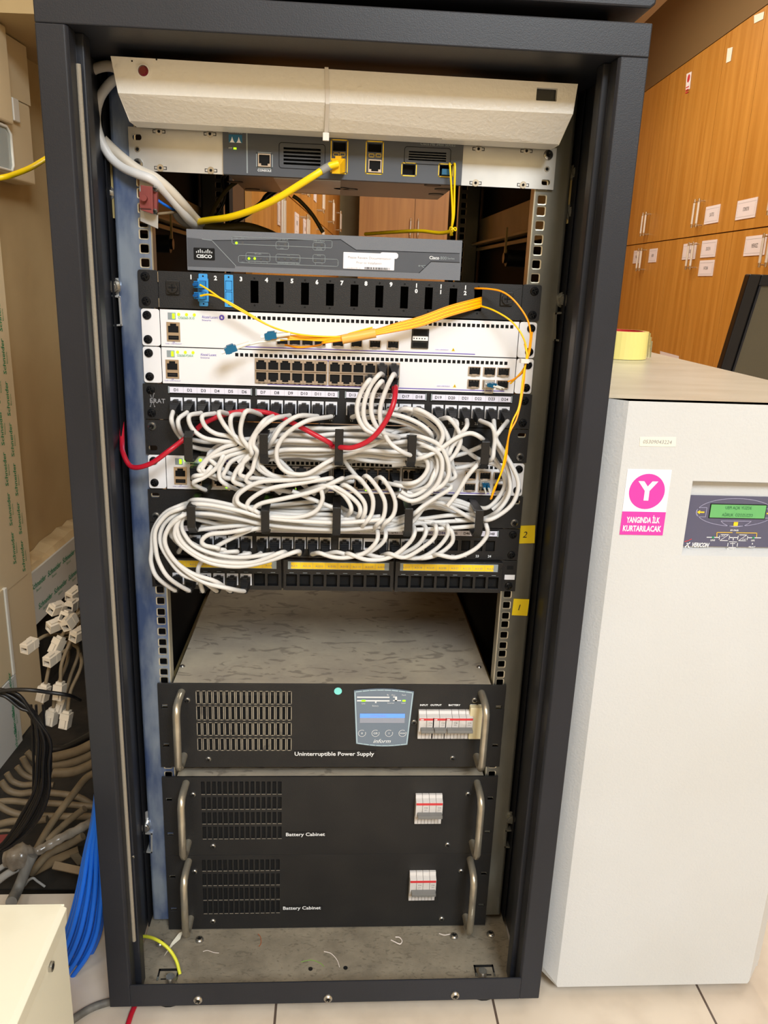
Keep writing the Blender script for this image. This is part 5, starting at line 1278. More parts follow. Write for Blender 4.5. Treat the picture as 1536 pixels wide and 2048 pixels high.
for i, (pi, pts, w_) in enumerate(rights):
    wcord(L2 % (25 + pi) + w_, port2(pi), q(A, a4 if i % 2 else a5, *pts) + q(A, a3, (pts[-1][0] - 30, 760), (pts[-1][0] - 160, 735)), None)
wcord(L2 % 43 + 'wide bow rising past the fifth lower ring', port2(18), q(A, a5, (2120, 965), (2240, 985), (2370, 930), (2450, 840), (2446, 770)) + q(B_, a3, (1080, 740), (900, 735)), None)
wcord(L2 % 42 + 'hidden behind the wide bow', port2(17), q(A, a4, (2020, 990), (2130, 960), (2220, 880), (2200, 790)) + q(A, a2, (2100, 750)), None)
# strands of the lower manager
for i, (y0, ye, dep) in enumerate(((800, 765, a35), (775, 790, a2), (640, 640, a2), (670, 660, a2), (690, 700, a35))):
    if i < 2: P = q(A, dep, (520, y0), (700, y0 - 20), (940, ye), (1200, ye + 14), (1430, ye + 20)) + q(B_, dep, (200, 790), (430, 800), (620, 800), (850, 790), (1035, 775))
    else: P = q(A, dep, (1000, y0), (1200, y0 + 10), (1430, ye)) + q(B_, dep, (200, ye + 40), (400, ye + 100), (600, ye + 60), (760, 690 - 20 * i), (1040, 700 + 10 * i))
    wcord('patch cord in the lower bundle, strand lying %s' % ('lowest, running the whole width', 'lowest but one, at the back', 'highest, behind the second ring', 'high behind the third ring', 'in the middle of the bundle')[i], None, P, None)
for i, (y0, dep) in enumerate(((590, a2), (610, a2))):
    wcord('patch cord on the right shelf of the lower manager, %s' % ('upper strand', 'lower strand')[i], None, q(B_, dep, (560, 640), (680, y0), (820, y0 + 5), (960, y0 + 40), (1060, y0 + 90)), None)
# cords from the second white switch
for i, (pp, pts, w_) in enumerate((((1, 9), [(265, 800), (205, 890), (180, 1010), (225, 1120), (310, 1165)], 'leftmost'), ((0, 10), [(330, 765), (265, 850), (225, 980), (240, 1090), (330, 1160)], 'second'),
                                   ((1, 10), [(345, 810), (290, 890), (275, 1010), (310, 1110), (370, 1160)], 'third'), ((0, 11), [(420, 770), (368, 880), (335, 1000), (345, 1110), (400, 1220), (500, 1290)], 'rightmost, printed'))):
    c_ = P2[pp]; c_ = V((c_[0], YP - .001, c_[1]))
    wcord('patch cord hanging from the second white switch, %s of four' % w_, c_, q(D_, -.072, *pts) + q(D_, a4, (pts[-1][0] + 90, pts[-1][1] + 25)), None)
# red cable
c_ = P2[(1, 11)]; c_ = V((c_[0], YP - .001, c_[1]))
cord('network_cable', 'red network cable looping from behind the rack rail to the white switch', 'cable',
     [(244, 700, .05), (243, 800, .02), (244, 880, -.01)] + [(*A(22, 290), -.03), (*A(80, 380), -.04), (*A(200, 360), -.045), (*A(330, 270), -.045), (*A(415, 205), -.035), (*A(490, 150), -.030), (*A(560, 90), -.032), (*A(700, 30), -.032), (*A(850, 8), -.032), (*A(1000, 22), -.034),
      (*A(1150, 85), -.05), (*A(1300, 165), -.060), (*A(1400, 220), -.058)] + [(*B_(80, 242), -.050), (*B_(150, 250), -.068), (*B_(230, 248), -.074), (*B_(340, 195), -.078), (*B_(430, 90), -.080), (*B_(490, -40), -.078), (*D_(440, 850), -.060)] + [c_ + V((0, -.033, -.010)), exitp(c_)],
     .0031, 'cable_red', n=10, ends=((c_, BOOT, None, None, 'plug'),))
# ---------- yellow fibres
FB = .00115
def fib(label, pts, m='fiber_yellow', r=FB, group='yellow fibre cables on the white switches', cat='cable', ends=()):
    return cord('fibre_cable', label, cat, pts, r, m, n=6, sub=6, group=group, ends=ends)
def lc_mesh():
    b = MB()
    for s_ in (-1, 1):
        x = s_ * .0031; b.box(x - .0022, x + .0022, -.012, .0, -.0022, .0022, 'teal_plug'); b.box(x - .0014, x + .0014, -.010, -.003, .0022, .0034, 'teal_plug'); b.cyl((x, -.012, 0), (x, -.026, 0), .0016, 'boot_white', 8, .0012)
        b.cyl((x, 0, 0), (x, .004, 0), .0011, 'white', 8)
    b.box(-.0055, .0055, -.006, -.002, -.0026, .0026, 'teal_plug'); return mesh_of(b, 'fibre_plug')
LC = lc_mesh()
def sc_mesh():
    b = MB(); b.box(-.0040, .0040, -.014, 0, -.0042, .0042, 'blue_adapter'); b.box(-.0034, .0034, -.0144, -.003, -.0036, .0036, 'blue_dark'); b.cyl((0, -.014, 0), (0, -.020, 0), .0028, 'blue_dark', 10, .0018); return mesh_of(b, 'fibre_plug_blue')
SCM = sc_mesh()
src = [(*D_(1008, 250 + 9 * i), -.006) for i in range(8)]
mid_ = [(730, 643), (740, 650), (735, 652), (745, 655), (735, 660), (742, 662), (738, 665), (736, 668)]
for i in range(7):
    o1 = i * 1.6
    end = [(600, 672 + i * 2.2, -.030), (560, 674 + i * 2, -.034), (535, 678 + i * 1.2, -.036)] if i < 4 else [(640, 690, -.02), (600, 692 + i * .5, -.02), (570, 690, -.012)]
    fib('fibre strand of the yellow bundle crossing the white switch, %s from the top' % ('first', 'second', 'third', 'fourth', 'fifth', 'sixth', 'seventh')[i],
        [(*D_(990, 255 + 10 * i), .02), (*D_(1000, 255 + 10 * i), -.010), (900, 612 + i * 3.2, -.022), (840, 634 + i * 3.0, -.028), (790, 648 + o1 * 1.5, -.032), (750, 660 + o1, -.034), (700, 669 + o1, -.035), (650, 676 + o1, -.034)] + end, 'fiber_yellow' if i % 2 else 'fiber_orange')
b = MB(); P = P3D([(751, 666, -.034), (735, 669, -.034), (715, 673, -.035), (684, 679, -.035)]); b.tube(P, .0056, 'orange_wrap', 12); tag(b.build('tape_wrap', loc=P[0]), 'clear orange tape wrapped round the yellow fibre bundle', 'tape')
xA, _ = XZ(407, 578, YP)
for dz, w_ in ((.0062, 'upper'), (-.0062, 'lower')):
    p = V((xA, -.010, zm + dz)); g_ = inst
    fib('fibre from the %s half of the first blue adapter, curving down to the bundle' % w_, [p + V((0, -.018, 0)), (*C_(600, 205 if dz > 0 else 232), -.032), (*C_(700, 275 if dz > 0 else 268), -.035), (*C_(850, 362 if dz > 0 else 352), -.035), (*C_(1000, 440), -.035), (*C_(1150, 488), -.036), (*C_(1300, 508), -.036), (*C_(1480, 512), -.035), (700, 667, -.034), (745, 655, -.034)],
        ends=((p, SCM, (0, 0, R(-25)), (.9, .9, .9), 'plug'),))
# loose connector pair at the left end of the bundle
def loose_plug(label, tip, tail, pts):
    a, c_ = at(*tip[:2], y=tip[2]), at(*tail[:2], y=tail[2]); d = (a - c_).normalized()
    rot = d.to_track_quat('Y', 'Z').to_euler(); o = cord('fibre_cable', label, 'cable', [c_ + d * .004] + pts, FB * 1.3, 'boot_white', n=8, sub=6, group='loose fibre connectors', ends=((a - d * .006, LC, rot, (1.3, 1.15, 1.6), 'plug'),))
    return o
loose_plug('loose duplex fibre connector with long white boots, pointing left over the vents', (440, 706, -.050), (478, 693, -.046), [(497, 689, -.042), (520, 684, -.038), (560, 680, -.034)])
loose_plug('second loose fibre connector with white boots, tucked above the first', (520, 674, -.034), (540, 672, -.034), [(555, 676, -.034), (575, 678, -.034)])
# the two right hand fibres
fib('orange fibre arching from slot 12 over the knob and down the right side', [(*D_(965, 192), .01), (*D_(975, 190), -.010), (*D_(1060, 193), -.024), (*D_(1150, 212), -.034), (*D_(1230, 270), -.042), (*D_(1310, 380), -.046), (*D_(1338, 480), -.048), (*D_(1330, 590), -.048), (*D_(1305, 700), -.050), (*D_(1290, 860), -.055), (*D_(1250, 1050), -.066), (1018, 870, -.072), (*B_(1240, 340), -.072), (*B_(1190, 470), -.070), (*B_(1145, 590), -.062)], 'fiber_orange')
fib('yellow fibre leaving slot 12 low and dropping down the right side', [(*D_(990, 315), .01), (*D_(1005, 308), -.010), (*D_(1090, 335), -.026), (*D_(1200, 400), -.036), (*D_(1270, 480), -.042), (*D_(1308, 570), -.046), (*D_(1312, 660), -.050), (*D_(1290, 780), -.053), (*D_(1262, 980), -.062), (1022, 852, -.070), (*B_(1215, 400), -.072), (*B_(1165, 520), -.068), (*B_(1140, 595), -.060)])
fib('fibre turning left from the tie to the right end of the second white switch', [(*D_(1350, 480), -.046), (*D_(1335, 600), -.048), (*D_(1312, 680), -.050), (*D_(1290, 745), -.046), (*D_(1230, 795), -.036), (*D_(1190, 812), -.030)], 'fiber_orange')
fib('second fibre turning left from the tie to the second white switch', [(*D_(1300, 560), -.044), (*D_(1316, 640), -.050), (*D_(1300, 715), -.048), (*D_(1255, 775), -.040), (*D_(1205, 825), -.030)])
b = MB(); p = at(*D_(1310, 676), y=-.050); b.tube([p + V((.0045 * math.cos(t_), .0045 * math.sin(t_), .0)) for t_ in [i * .5236 for i in range(13)]], .0016, 'tie_white', 6); b.box(p.x - .0075, p.x + .002, p.y - .006, p.y + .003, p.z - .0022, p.z + .0028, 'tie_white'); tag(b.build('cable_tie', loc=p, bevel=.0004), 'small white cable tie holding the fibres at the right edge of the switches', 'cable tie')
def sfp_plug(label, x, z, down):
    t_ = thing('fibre_module', label, 'fibre module', (x, YP, z), 'fibre modules in the switches')
    b = MB(); b.box(x - .0062, x + .0062, YP - .006, YP - .0008, z - .0042, z + .0042, 'alu'); b.stroke([(x - .005, z - .005), (x - .005, z - .011), (x + .005, z - .011), (x + .005, z - .005)], .0009, YP - .006, 'steel'); b.build('module_body', t_)
    inst(LC, 'plug', t_, (x, YP - .008, z), rot=(R(18 if down else 5), 0, R(0 if down else 35)), scale=(.85, .85, .85))
x, _ = XZ(978, 750, YP); sfp_plug('fibre module with a blue plug in the right end of the second white switch', x, zt(3) + .0118, False)
x, _ = XZ(969, 960, YP); sfp_plug('fibre module with white boots in the right end of the buried switch', x, zt(6) + .0178, True)
# ---------- top: yellow copper cable, thin yellow pair, mains cables, olive loops
gp = V(((g3[0] + g3[1]) / 2, YP, 0))
px_, pz_ = XZ(679, 332, -.010); p = V((px_, -.012, pz_)); YB_ = boot_mesh('boot_yellow')
o = cord('network_cable', 'thick yellow network cable with black print, plugged into the top switch', 'cable', [p + V((-.002, -.024, -.001)), (655, 334, -.040), (630, 350, -.045), (595, 372, -.042), (556, 396, -.035), (510, 418, -.020), (460, 434, .0), (420, 440, .025), (396, 444, .05), (380, 450, .09)], .0039, 'cable_yellow', n=12, ends=((p, YB_, (0, 0, R(-10)), (1.25, .9, 1.25), 'plug'),))
b = MB(); P = P3D([(662, 331, -.037), (652, 336, -.0405), (641, 343, -.0438)]); b.tube(P, .0045, 'cable_grey', 12); b.build('grey_sleeve', o)
for i, (dx, w_) in enumerate(((0, 'left'), (10, 'right'))):
    fib('thin yellow fibre hanging down from the top switch, %s of the pair' % w_, [(899 + dx * .9, 327, -.012), (900 + dx, 333, -.022), (903 + dx * .6, 380, -.020), (905 + dx * .3, 430, -.014), (903, 458, -.006), (904 - dx * .3, 470, .002)], 'cable_yellow', r=.0013, group='thin yellow fibres on the top switch')
x, z = XZ(893, 345, -.010); b = MB(); b.box(x - .006, x + .004, -.016, -.008, z - .003, z + .003, 'teal_plug'); b.build('fibre_plug'); tag(bpy.data.objects['fibre_plug'] if 'fibre_plug' in bpy.data.objects else None, 'teal fibre plug in the last port of the top switch', 'plug')
fib('yellow cord lying on top of the grey router behind its front edge', [(904, 462, .0), (880, 466, .02), (840, 462, .05), (790, 464, .09), (730, 468, .13)], 'cable_yellow', r=.0022, group=None)
b = MB(); p = at(906, 458, y=-.012); b.tube([p + V((.004 * math.cos(t_), .003 * math.sin(t_), .002 * math.sin(2 * t_))) for t_ in [i * .5236 for i in range(13)]], .0009, 'cable_yellow', 6); tag(b.build('cable_knot', loc=p), 'small knot in the thin yellow fibres above the router corner', 'cable')
MG = 'thick pale mains cables at the upper left of the rack'
cord('mains_cable', 'pale mains cable arching from the lamp unit behind the left post', 'cable', [(240, 138, -.03), (215, 132, -.03), (190, 138, -.02), (172, 155, .0), (162, 190, .02), (170, 235, .02), (200, 272, .0), (240, 311, -.012), (278, 340, -.014), (308, 354, -.014), (338, 378, -.006), (366, 408, .01), (388, 434, .04), (398, 444, .06), (402, 446, .09)], .0054, 'cable_mains', n=12, group=MG)
cord('mains_cable', 'white mains cable bowed left of the rail, passing under the aluminium bracket corner', 'cable', [(240, 155, -.02), (222, 165, -.02), (200, 195, -.012), (192, 235, -.010), (200, 275, -.012), (220, 312, -.012), (245, 334, -.014), (275, 348, -.018), (305, 360, -.018), (335, 388, -.004), (358, 415, .01), (378, 440, .03), (392, 452, .06), (398, 455, .1)], .0052, 'cable_white', n=12, group=MG)
cord('mains_cable', 'grey mains cable turning down behind the red terminal block', 'cable', [(285, 352, .01), (320, 376, .01), (345, 392, .02), (352, 410, .03), (352, 428, .04), (368, 445, .05), (395, 452, .06)], .0045, 'cable_grey', n=10)
for m_, lab, pts in (('cable_blue', 'thin blue wire from the red terminal block', [(312, 398, -.01), (330, 410, .0), (348, 420, .02), (362, 426, .04)]), ('cable_beige', 'thin brown wire from the foot of the red terminal block', [(313, 428, -.01), (335, 426, .0), (360, 424, .03), (372, 432, .045)])):
    cord('terminal_wire', lab, 'wire', pts, .0016, m_, n=8)
for i, pts in enumerate(([(420, 436, .12), (432, 410, .14), (455, 378, .15), (490, 352, .16)], [(425, 440, .2), (440, 420, .2), (450, 395, .2), (446, 360, .2), (456, 345, .2)], [(460, 452, .2), (475, 440, .2), (520, 410, .2), (535, 392, .2), (560, 375, .2)], [(586, 392, .15), (600, 402, .15), (625, 430, .15), (646, 465, .15)], [(400, 452, .14), (440, 458, .15), (490, 455, .16), (530, 466, .17), (560, 480, .18)])):
    cord('power_cable', ('dark olive cable curving up behind the aluminium bracket', 'thin dark cable hanging behind the top switch', 'black cable crossing the light wood cupboards left of the gap', 'dark cable slanting over the cupboard handles in the gap', 'dusty olive cable lying on the router near its left end')[i], 'cable', pts, (.0028, .002, .0042, .0026, .007)[i], ('cable_olive', 'cable_black', 'cable_black', 'cable_olive', 'cable_olive')[i], n=8)
# red terminal block on its plate
t = thing('terminal_block', 'dull red thermostat switch on a small steel plate at the upper left', 'switch block', (XZ(298, 440, -.01)[0], -.01, XZ(298, 440, -.01)[1]))
def quad_plate(pts, y0, y1, m, nm, root, bev=.0005):
    P = [at(px, py, y=y0) for px, py in pts]; b = MB(); b.prism([(p_.x, p_.z) for p_ in P], y0, y1, m); return b.build(nm, root, bevel=bev)
quad_plate([(278, 352), (316, 372), (316, 458), (280, 442)], -.010, -.008, 'alu', 'plate', t)
bd = quad_plate([(281, 370), (305, 373), (306, 428), (281, 420)], -.024, -.010, 'terminal_red', 'body', t); quad_plate([(305, 373), (314, 384), (314, 424), (306, 428)], -.018, -.010, 'terminal_red', 'side_lobe', t)
x, z = XZ(290, 397, -.024); b = MB(); b.cyl((x, -.024, z), (x, -.031, z), .0035, 'terminal_red', 12); b.box(x - .006, x + .006, -.0246, -.0238, z - .010, z + .007, 'terminal_red'); b.box(x - .0065, x + .0065, -.0243, -.0240, z - .0115, z - .0108, 'hole'); b.build('button', t)
for px, py in ((309, 378), (309, 423)): x, z = XZ(px, py, -.02); inst(SCREW_P, 'screw', t, (x, -.019, z), scale=(.8, 1.5, .8))
# ---------- loose bits on the rack floor
def bit(name, label, cat, pts, r, m, z=pz): 
    P = catmull([at(px, py, z=z + r + dz) for px, py, dz in pts], 5); b = MB(); b.tube(P, r, m, 6); return tag(b.build(name, loc=P[0]), label, cat)
cord('earth_wire', 'green and yellow earth wire arching over the left of the rack floor', 'wire', [at(262, 1880, z=.03), at(286, 1873, z=.045), at(310, 1878, z=.055), at(335, 1895, z=.050), at(352, 1920, z=.035), at(360, 1948, z=.020)], .0024, 'earth_yellow', n=8)
bpy.data.objects['earth_wire'].data.materials.append(MAT['cable_green'])
for i_, f_ in enumerate(bpy.data.objects['earth_wire'].data.polygons):
    if (i_ % 8) in (3, 4, 5): f_.material_index = 1
cord('earth_wire', 'short earth wire end beside the lower left of the rail', 'wire', [(270, 1790, .0), (277, 1768, .0), (287, 1750, .01), (300, 1728, .02)], .0022, 'earth_yellow', n=8)
bit('wire_clipping', 'white wire clipping on the middle of the dusty rack floor', 'wire', [(648, 1903, 0), (662, 1907, .001), (674, 1920, 0), (679, 1934, 0)], .0006, 'thread_white')
bit('wire_clipping', 'thin copper coloured clipping near the lower battery cabinet', 'wire', [(516, 1868, 0), (521, 1874, 0), (522, 1886, 0), (518, 1893, 0)], .0005, 'copper')
bit('wire_clipping', 'thin green clipping left of the two floor holes', 'wire', [(602, 1924, 0), (622, 1920, .001), (640, 1926, 0), (648, 1933, 0)], .0004, 'cable_green')
bit('wire_clipping', 'short pale clipping right of the left floor screw', 'wire', [(406, 1903, 0), (415, 1901, 0), (428, 1905, 0), (438, 1906, 0)], .0004, 'thread_white')
bit('wire_clipping', 'pink white clipping beside the right floor screw', 'wire', [(878, 1867, 0), (888, 1870, 0), (896, 1869, 0), (905, 1867, 0)], .0006, 'thread_white')
bit('cable_tie', 'used white cable tie loop on the rack floor', 'cable tie', [(782, 1880, .0), (790, 1884, .001), (800, 1888, .001), (804, 1882, .001), (799, 1875, .001), (791, 1874, .0)], .0009, 'thread_white')
b = MB(); P = [at(*c, z=z_) for c, z_ in (((344, 1884), .020), ((358, 1866), .030), ((366, 1862), .032), ((360, 1878), .024), ((346, 1890), .017), ((328, 1912), .017))]
b.add(P, [(0, 1, 2, 3), (0, 3, 4), (0, 4, 5)], 'paper'); b.add([p_ - V((0, 0, .0004)) for p_ in P], [(3, 2, 1, 0), (4, 3, 0), (5, 4, 0)], 'paper'); tag(b.build('paper_tag', loc=P[4]), 'curled paper tag under the left handle of the lower battery cabinet', 'tag')
# ================================================================== free-standing cream power cabinet on the right
x0, x1, yf, yb, z0, z1 = .3010, .6260, -.120, .72, .030, .8525
t = thing('power_cabinet', 'large cream floor standing power cabinet with a pink sticker, right of the rack', 'power cabinet', ((x0 + x1) / 2, .3, 0))
b = MB(); ch = .0215
def ring(y, dx, dz): return [(x0 + dx, y, z0 + dz), (x1 - dx, y, z0 + dz), (x1 - dx, y, z1 - .0), (x0 + dx, y, z1 - .0)]
rx0, rz0, rz1 = .4098, .6700, .7620; rx1 = x1 - .055
# body shell
b.prism([(x0, yb), (x1, yb), (x1, yf + .020), (x0, yf + .020)], z0, z1 - .002, 'ups_side', 'z')
b.prism([(x0, yf + .019), (x0 + .0215, yf + .0004), (x1 - .0215, yf + .0004), (x1, yf + .019), (x1, yb), (x0, yb)], z1 - .003, z1, 'ups_top', 'z')
b.build('cabinet_body', t)
b = MB(); fx0, fx1, fz0, fz1 = x0 + ch, x1 - ch, z0 - .012, z1 - .003
# moulded front door: flat face with chamfered edges and a recess
N4 = [(x0, yf + .019, z0 + .014), (x0 + .004, yf + .019, z0), (x1 - .004, yf + .019, z0), (x1, yf + .019, z0 + .014), (x1, yf + .019, z1), (x0, yf + .019, z1)]
Fr = [(fx0, yf, fz0 + .006), (fx0 + .002, yf, fz0 + .002), (fx1 - .002, yf, fz0 + .002), (fx1, yf, fz0 + .006), (fx1, yf, z1), (fx0, yf, z1)]
b.add(N4 + Fr, [(i, (i + 1) % 6, (i + 1) % 6 + 6, i + 6) for i in range(6)], 'ups_cream')
xs = [fx0, rx0, rx1, fx1]; b.add([(fx0, yf, fz0 + .006), (fx0 + .002, yf, fz0 + .002), (fx1 - .002, yf, fz0 + .002), (fx1, yf, fz0 + .006)], [(0, 1, 2, 3)], 'ups_cream')
def qd(xa, xb, za, zb, y=yf, m='ups_cream'): b.add([(xa, y, za), (xb, y, za), (xb, y, zb), (xa, y, zb)], [(0, 1, 2, 3)], m)
qd(fx0, rx0, fz0 + .006, z1); qd(rx1, fx1, fz0 + .006, z1); qd(rx0, rx1, fz0 + .006, rz0); qd(rx0, rx1, rz1, z1)
yr = yf + .014; R4 = [(rx0, rz0), (rx1, rz0), (rx1, rz1), (rx0, rz1)]
I4 = [(rx0 + .001, rz0 + .006), (rx1 - .001, rz0 + .006), (rx1 - .001, rz1 - .004), (rx0 + .001, rz1 - .004)]
b.add([(a, yf, c_) for a, c_ in R4] + [(a, yr, c_) for a, c_ in I4], [(i, (i + 1) % 4, (i + 1) % 4 + 4, i + 4) for i in range(4)] + [(4, 5, 6, 7)], 'ups_cream')
b.build('front_door', t)
# control panel
b = MB(); pg = lambda px, py: XZ(px, py, yr - .003); tlp = pg(1382, 991); brp = (rx1 - .004, rz0 + .0085)
px0, pz1 = rx0 + .0020, tlp[1]; b.box(px0, brp[0], yr - .003, yr - .0002, brp[1], pz1, 'panel_violet'); y = yr - .0033
def PG(cx, cy): return XZ(1350 + cx * .12109, 940 + cy * .12109, yr - .003)
ex, ez = PG(1000, 700); el = [(ex + .0478 * math.cos(a_ * math.pi / 24), ez + .0172 * math.sin(a_ * math.pi / 24)) for a_ in range(48)]; b.stroke(el, .0006, y, 'line_violet', True)
q0, q1 = PG(600, 565), PG(1470, 800); b.poly([(q0[0] - .0012, q1[1] - .001), (q1[0] + .001, q1[1] - .001), (q1[0] + .001, q0[1] + .001), (q0[0] - .0012, q0[1] + .001)], y, 'hole'); b.poly([(q0[0], q1[1]), (q1[0], q1[1]), (q1[0], q0[1]), (q0[0], q0[1])], y - .0003, 'lcd_green')
cx, cz = (q0[0] + q1[0]) / 2, (q0[1] + q1[1]) / 2; b.text('UEPI AÇIK YÜZDE', cx, cz + .0045, .0052, y - .0006, 'ink_green_dark', maxw=.032); b.text('AĞIRLIK  ÖZÖZÜZZO', cx, cz - .0038, .0052, y - .0006, 'ink_green_dark', maxw=.038)
def key(x, z, w_, h, flip=1):
    pts = [(x + flip * w_ / 2, z - h / 2), (x + flip * w_ / 2, z + h / 2), (x - flip * w_ * .1, z + h / 2)] + [(x - flip * (w_ * .1 + w_ * .4 * math.sin(R(a_))), z + h / 2 * math.cos(R(a_))) for a_ in (30, 60, 90, 120, 150)] + [(x - flip * w_ * .1, z - h / 2)]
    b.stroke(pts, .0006, y, 'line_violet', True)
kx, kz = PG(430, 695); key(kx, kz, .0125, .0115); b.poly([(kx - .005, kz), (kx - .0015, kz + .0025), (kx - .0015, kz + .0008), (kx + .004, kz + .0008), (kx + .004, kz - .0008), (kx - .0015, kz - .0008), (kx - .0015, kz - .0025)], y, 'arrow_yellow')
kx2 = 2 * ex - kx; key(kx2, kz, .0125, .0115, -1); b.poly([(kx2 + .005, kz), (kx2 + .0015, kz + .0025), (kx2 + .0015, kz + .0008), (kx2 - .004, kz + .0008), (kx2 - .004, kz - .0008), (kx2 + .0015, kz - .0008), (kx2 + .0015, kz - .0025)], y, 'arrow_yellow')
p_ = [PG(*c) for c in ((755, 840), (1260, 845), (1200, 890), (1130, 925), (1000, 940), (880, 925), (800, 885))]; b.stroke(p_, .0006, y, 'line_violet', True); p_ = PG(1000, 890); b.box(p_[0] - .0026, p_[0] + .0026, y - .0003, y, p_[1] - .0024, p_[1] + .0024, 'arrow_yellow')
def ln(m, wd, *c): b.stroke([PG(*k) for k in c], wd, y, m)
ln('arrow_yellow', .0007, (690, 1105), (690, 1030), (945, 1033)); ln('arrow_yellow', .0007, (1010, 1035), (1350, 1040), (1345, 1105))
ln('print_white', .0009, (525, 1110), (730, 1112)); ln('print_white', .0009, (890, 1115), (1025, 1115)); ln('print_white', .0009, (960, 1115), (960, 1160)); ln('print_white', .0009, (1195, 1117), (1415, 1119))
for c_, d in (((740, 1065), (885, 1165)), ((1045, 1070), (1185, 1168)), ((878, 1185), (1020, 1280))): a, e = PG(*c_), PG(*d); b.stroke(rrect(a[0], e[0], e[1], a[1], .001), .0007, y, 'print_white', True)
ln('print_white', .0005, (750, 1155), (875, 1075)); ln('print_white', .0005, (1055, 1158), (1175, 1080)); ln('print_white', .0006, (910, 1215), (990, 1215)); ln('print_white', .0006, (950, 1200), (950, 1265)); ln('print_white', .0005, (1110, 1150), (1130, 1135), (1150, 1150), (1170, 1135)); ln('print_white', .0005, (765, 1095), (780, 1082), (800, 1095), (820, 1082))
for c_ in ((625, 1112), (1290, 1117)): p_ = PG(*c_); b.cyl((p_[0], y + .0002, p_[1]), (p_[0], y - .0008, p_[1]), .0013, 'ink_green', 12)
for c_, tx in (((980, 995), 'BY-PASS'), ((622, 1158), 'LINE'), ((935, 1303), 'BATTERY'), ((1283, 1163), 'UPS'), ((1278, 1215), '&'), ((1270, 1270), 'FAULT')): p_ = PG(*c_); b.text(tx, p_[0], p_[1], .0028, y, 'print_white', bold=.02)
p_ = PG(410, 1235); b.text('VERICON', p_[0] + .001, p_[1], .0072, y, 'white', shear=.3, bold=.03, maxw=.021)
p_ = PG(205, 1235); b.stroke([(p_[0] - .0026, p_[1] - .0028), (p_[0] + .0026, p_[1] + .003)], .0010, y, 'white'); b.stroke([(p_[0] + .0024, p_[1] - .0036), (p_[0] - .001, p_[1] + .0022)], .0010, y, 'white'); b.stroke([(p_[0] - .004, p_[1] + .004), (p_[0], p_[1] + .0054), (p_[0] + .004, p_[1] + .0075)], .0008, y, 'breaker_red')
b.build('control_panel', t, bevel=.0)
# round-cornered stickers and tape
b = MB(); S = [XZ(px, py, yf) for px, py in ((1256, 938), (1342, 940), (1326, 1071), (1238, 1068))]; sx0, sx1, sz0, sz1 = .3307, .3828, .6952, .7743
b.box(sx0, sx1, yf - .0006, yf, sz0, sz1, 'sticker_white'); zs = sz0 + .0285; b.box(sx0, sx1, yf - .0009, yf - .0005, sz0, zs, 'pink')
cx, cz = (sx0 + sx1) / 2, zs + .0245; b.cyl((cx, yf - .0005, cz), (cx, yf - .0009, cz), .0212, 'pink', 40); b.text('Y', cx, cz + .0008, .030, yf - .0012, 'white', bold=.045)
b.text('YANGINDA İLK', cx, zs - .0088, .0098, yf - .0012, 'white', bold=.028, maxw=.040); b.text('KURTARILACAK', cx, zs - .0205, .0098, yf - .0012, 'white', bold=.028, maxw=.046); b.build('pink_sticker', t)
b = MB(); p = [XZ(px, py, yf) for px, py in ((1280, 874), (1352, 874), (1351, 893), (1279, 892))]; b.prism(p, yf - .0004, yf, 'masking')
b.text('05309043224', (p[0][0] + p[1][0]) / 2, (p[0][1] + p[2][1]) / 2, .0062, yf - .0008, 'ink_grey', maxw=.0335, shear=.15); b.build('tape_label', t)
b = MB()
for px in (.34, .59):
    for y_ in (.0, .6): b.cyl((px, y_, 0), (px, y_, .032), .022, 'plastic_black', 16)
b.build('castor', t)
# tape roll on top
c_ = V((.505, .44, z1)); t = thing('tape_roll', 'roll of clear yellowish packing tape standing flat on the cream cabinet', 'tape roll', c_)
def tubering(r0, r1, z0, z1, m, n=40):
    b = MB(); vs = []
    for r_, z in ((r0, z0), (r1, z0), (r1, z1), (r0, z1)):
        for k in range(n): a_ = 2 * math.pi * k / n; vs.append((c_.x + r_ * math.cos(a_), c_.y + r_ * math.sin(a_), z))
    fs = []
    for i in range(4):
        for k in range(n): fs.append((i * n + k, i * n + (k + 1) % n, ((i + 1) % 4) * n + (k + 1) % n, ((i + 1) % 4) * n + k))
    b.add(vs, fs, m, False); return b
tubering(.039, .0475, z1 + .0005, z1 + .0485, 'tape').build('tape_winding', t, bevel=.0006); tubering(.0365, .039, z1 + .0005, z1 + .0487, 'tape_core').build('cardboard_core', t)
b = MB(); P = []
for i in range(6):
    P += [V((c_.x + .0465 + i * .0016, c_.y - .012 + .002 * math.sin(i * 2), z1 + .001 + .002 * (i % 2))), V((c_.x + .0465 + i * .0014, c_.y - .012 + .003 * math.cos(i * 3), z1 + .046 - i * .0035 + .004 * (i % 2)))]
b.add(P, [(2 * i, 2 * i + 2, 2 * i + 3, 2 * i + 1) for i in range(5)], 'tape_clear'); b.build('loose_end', t)
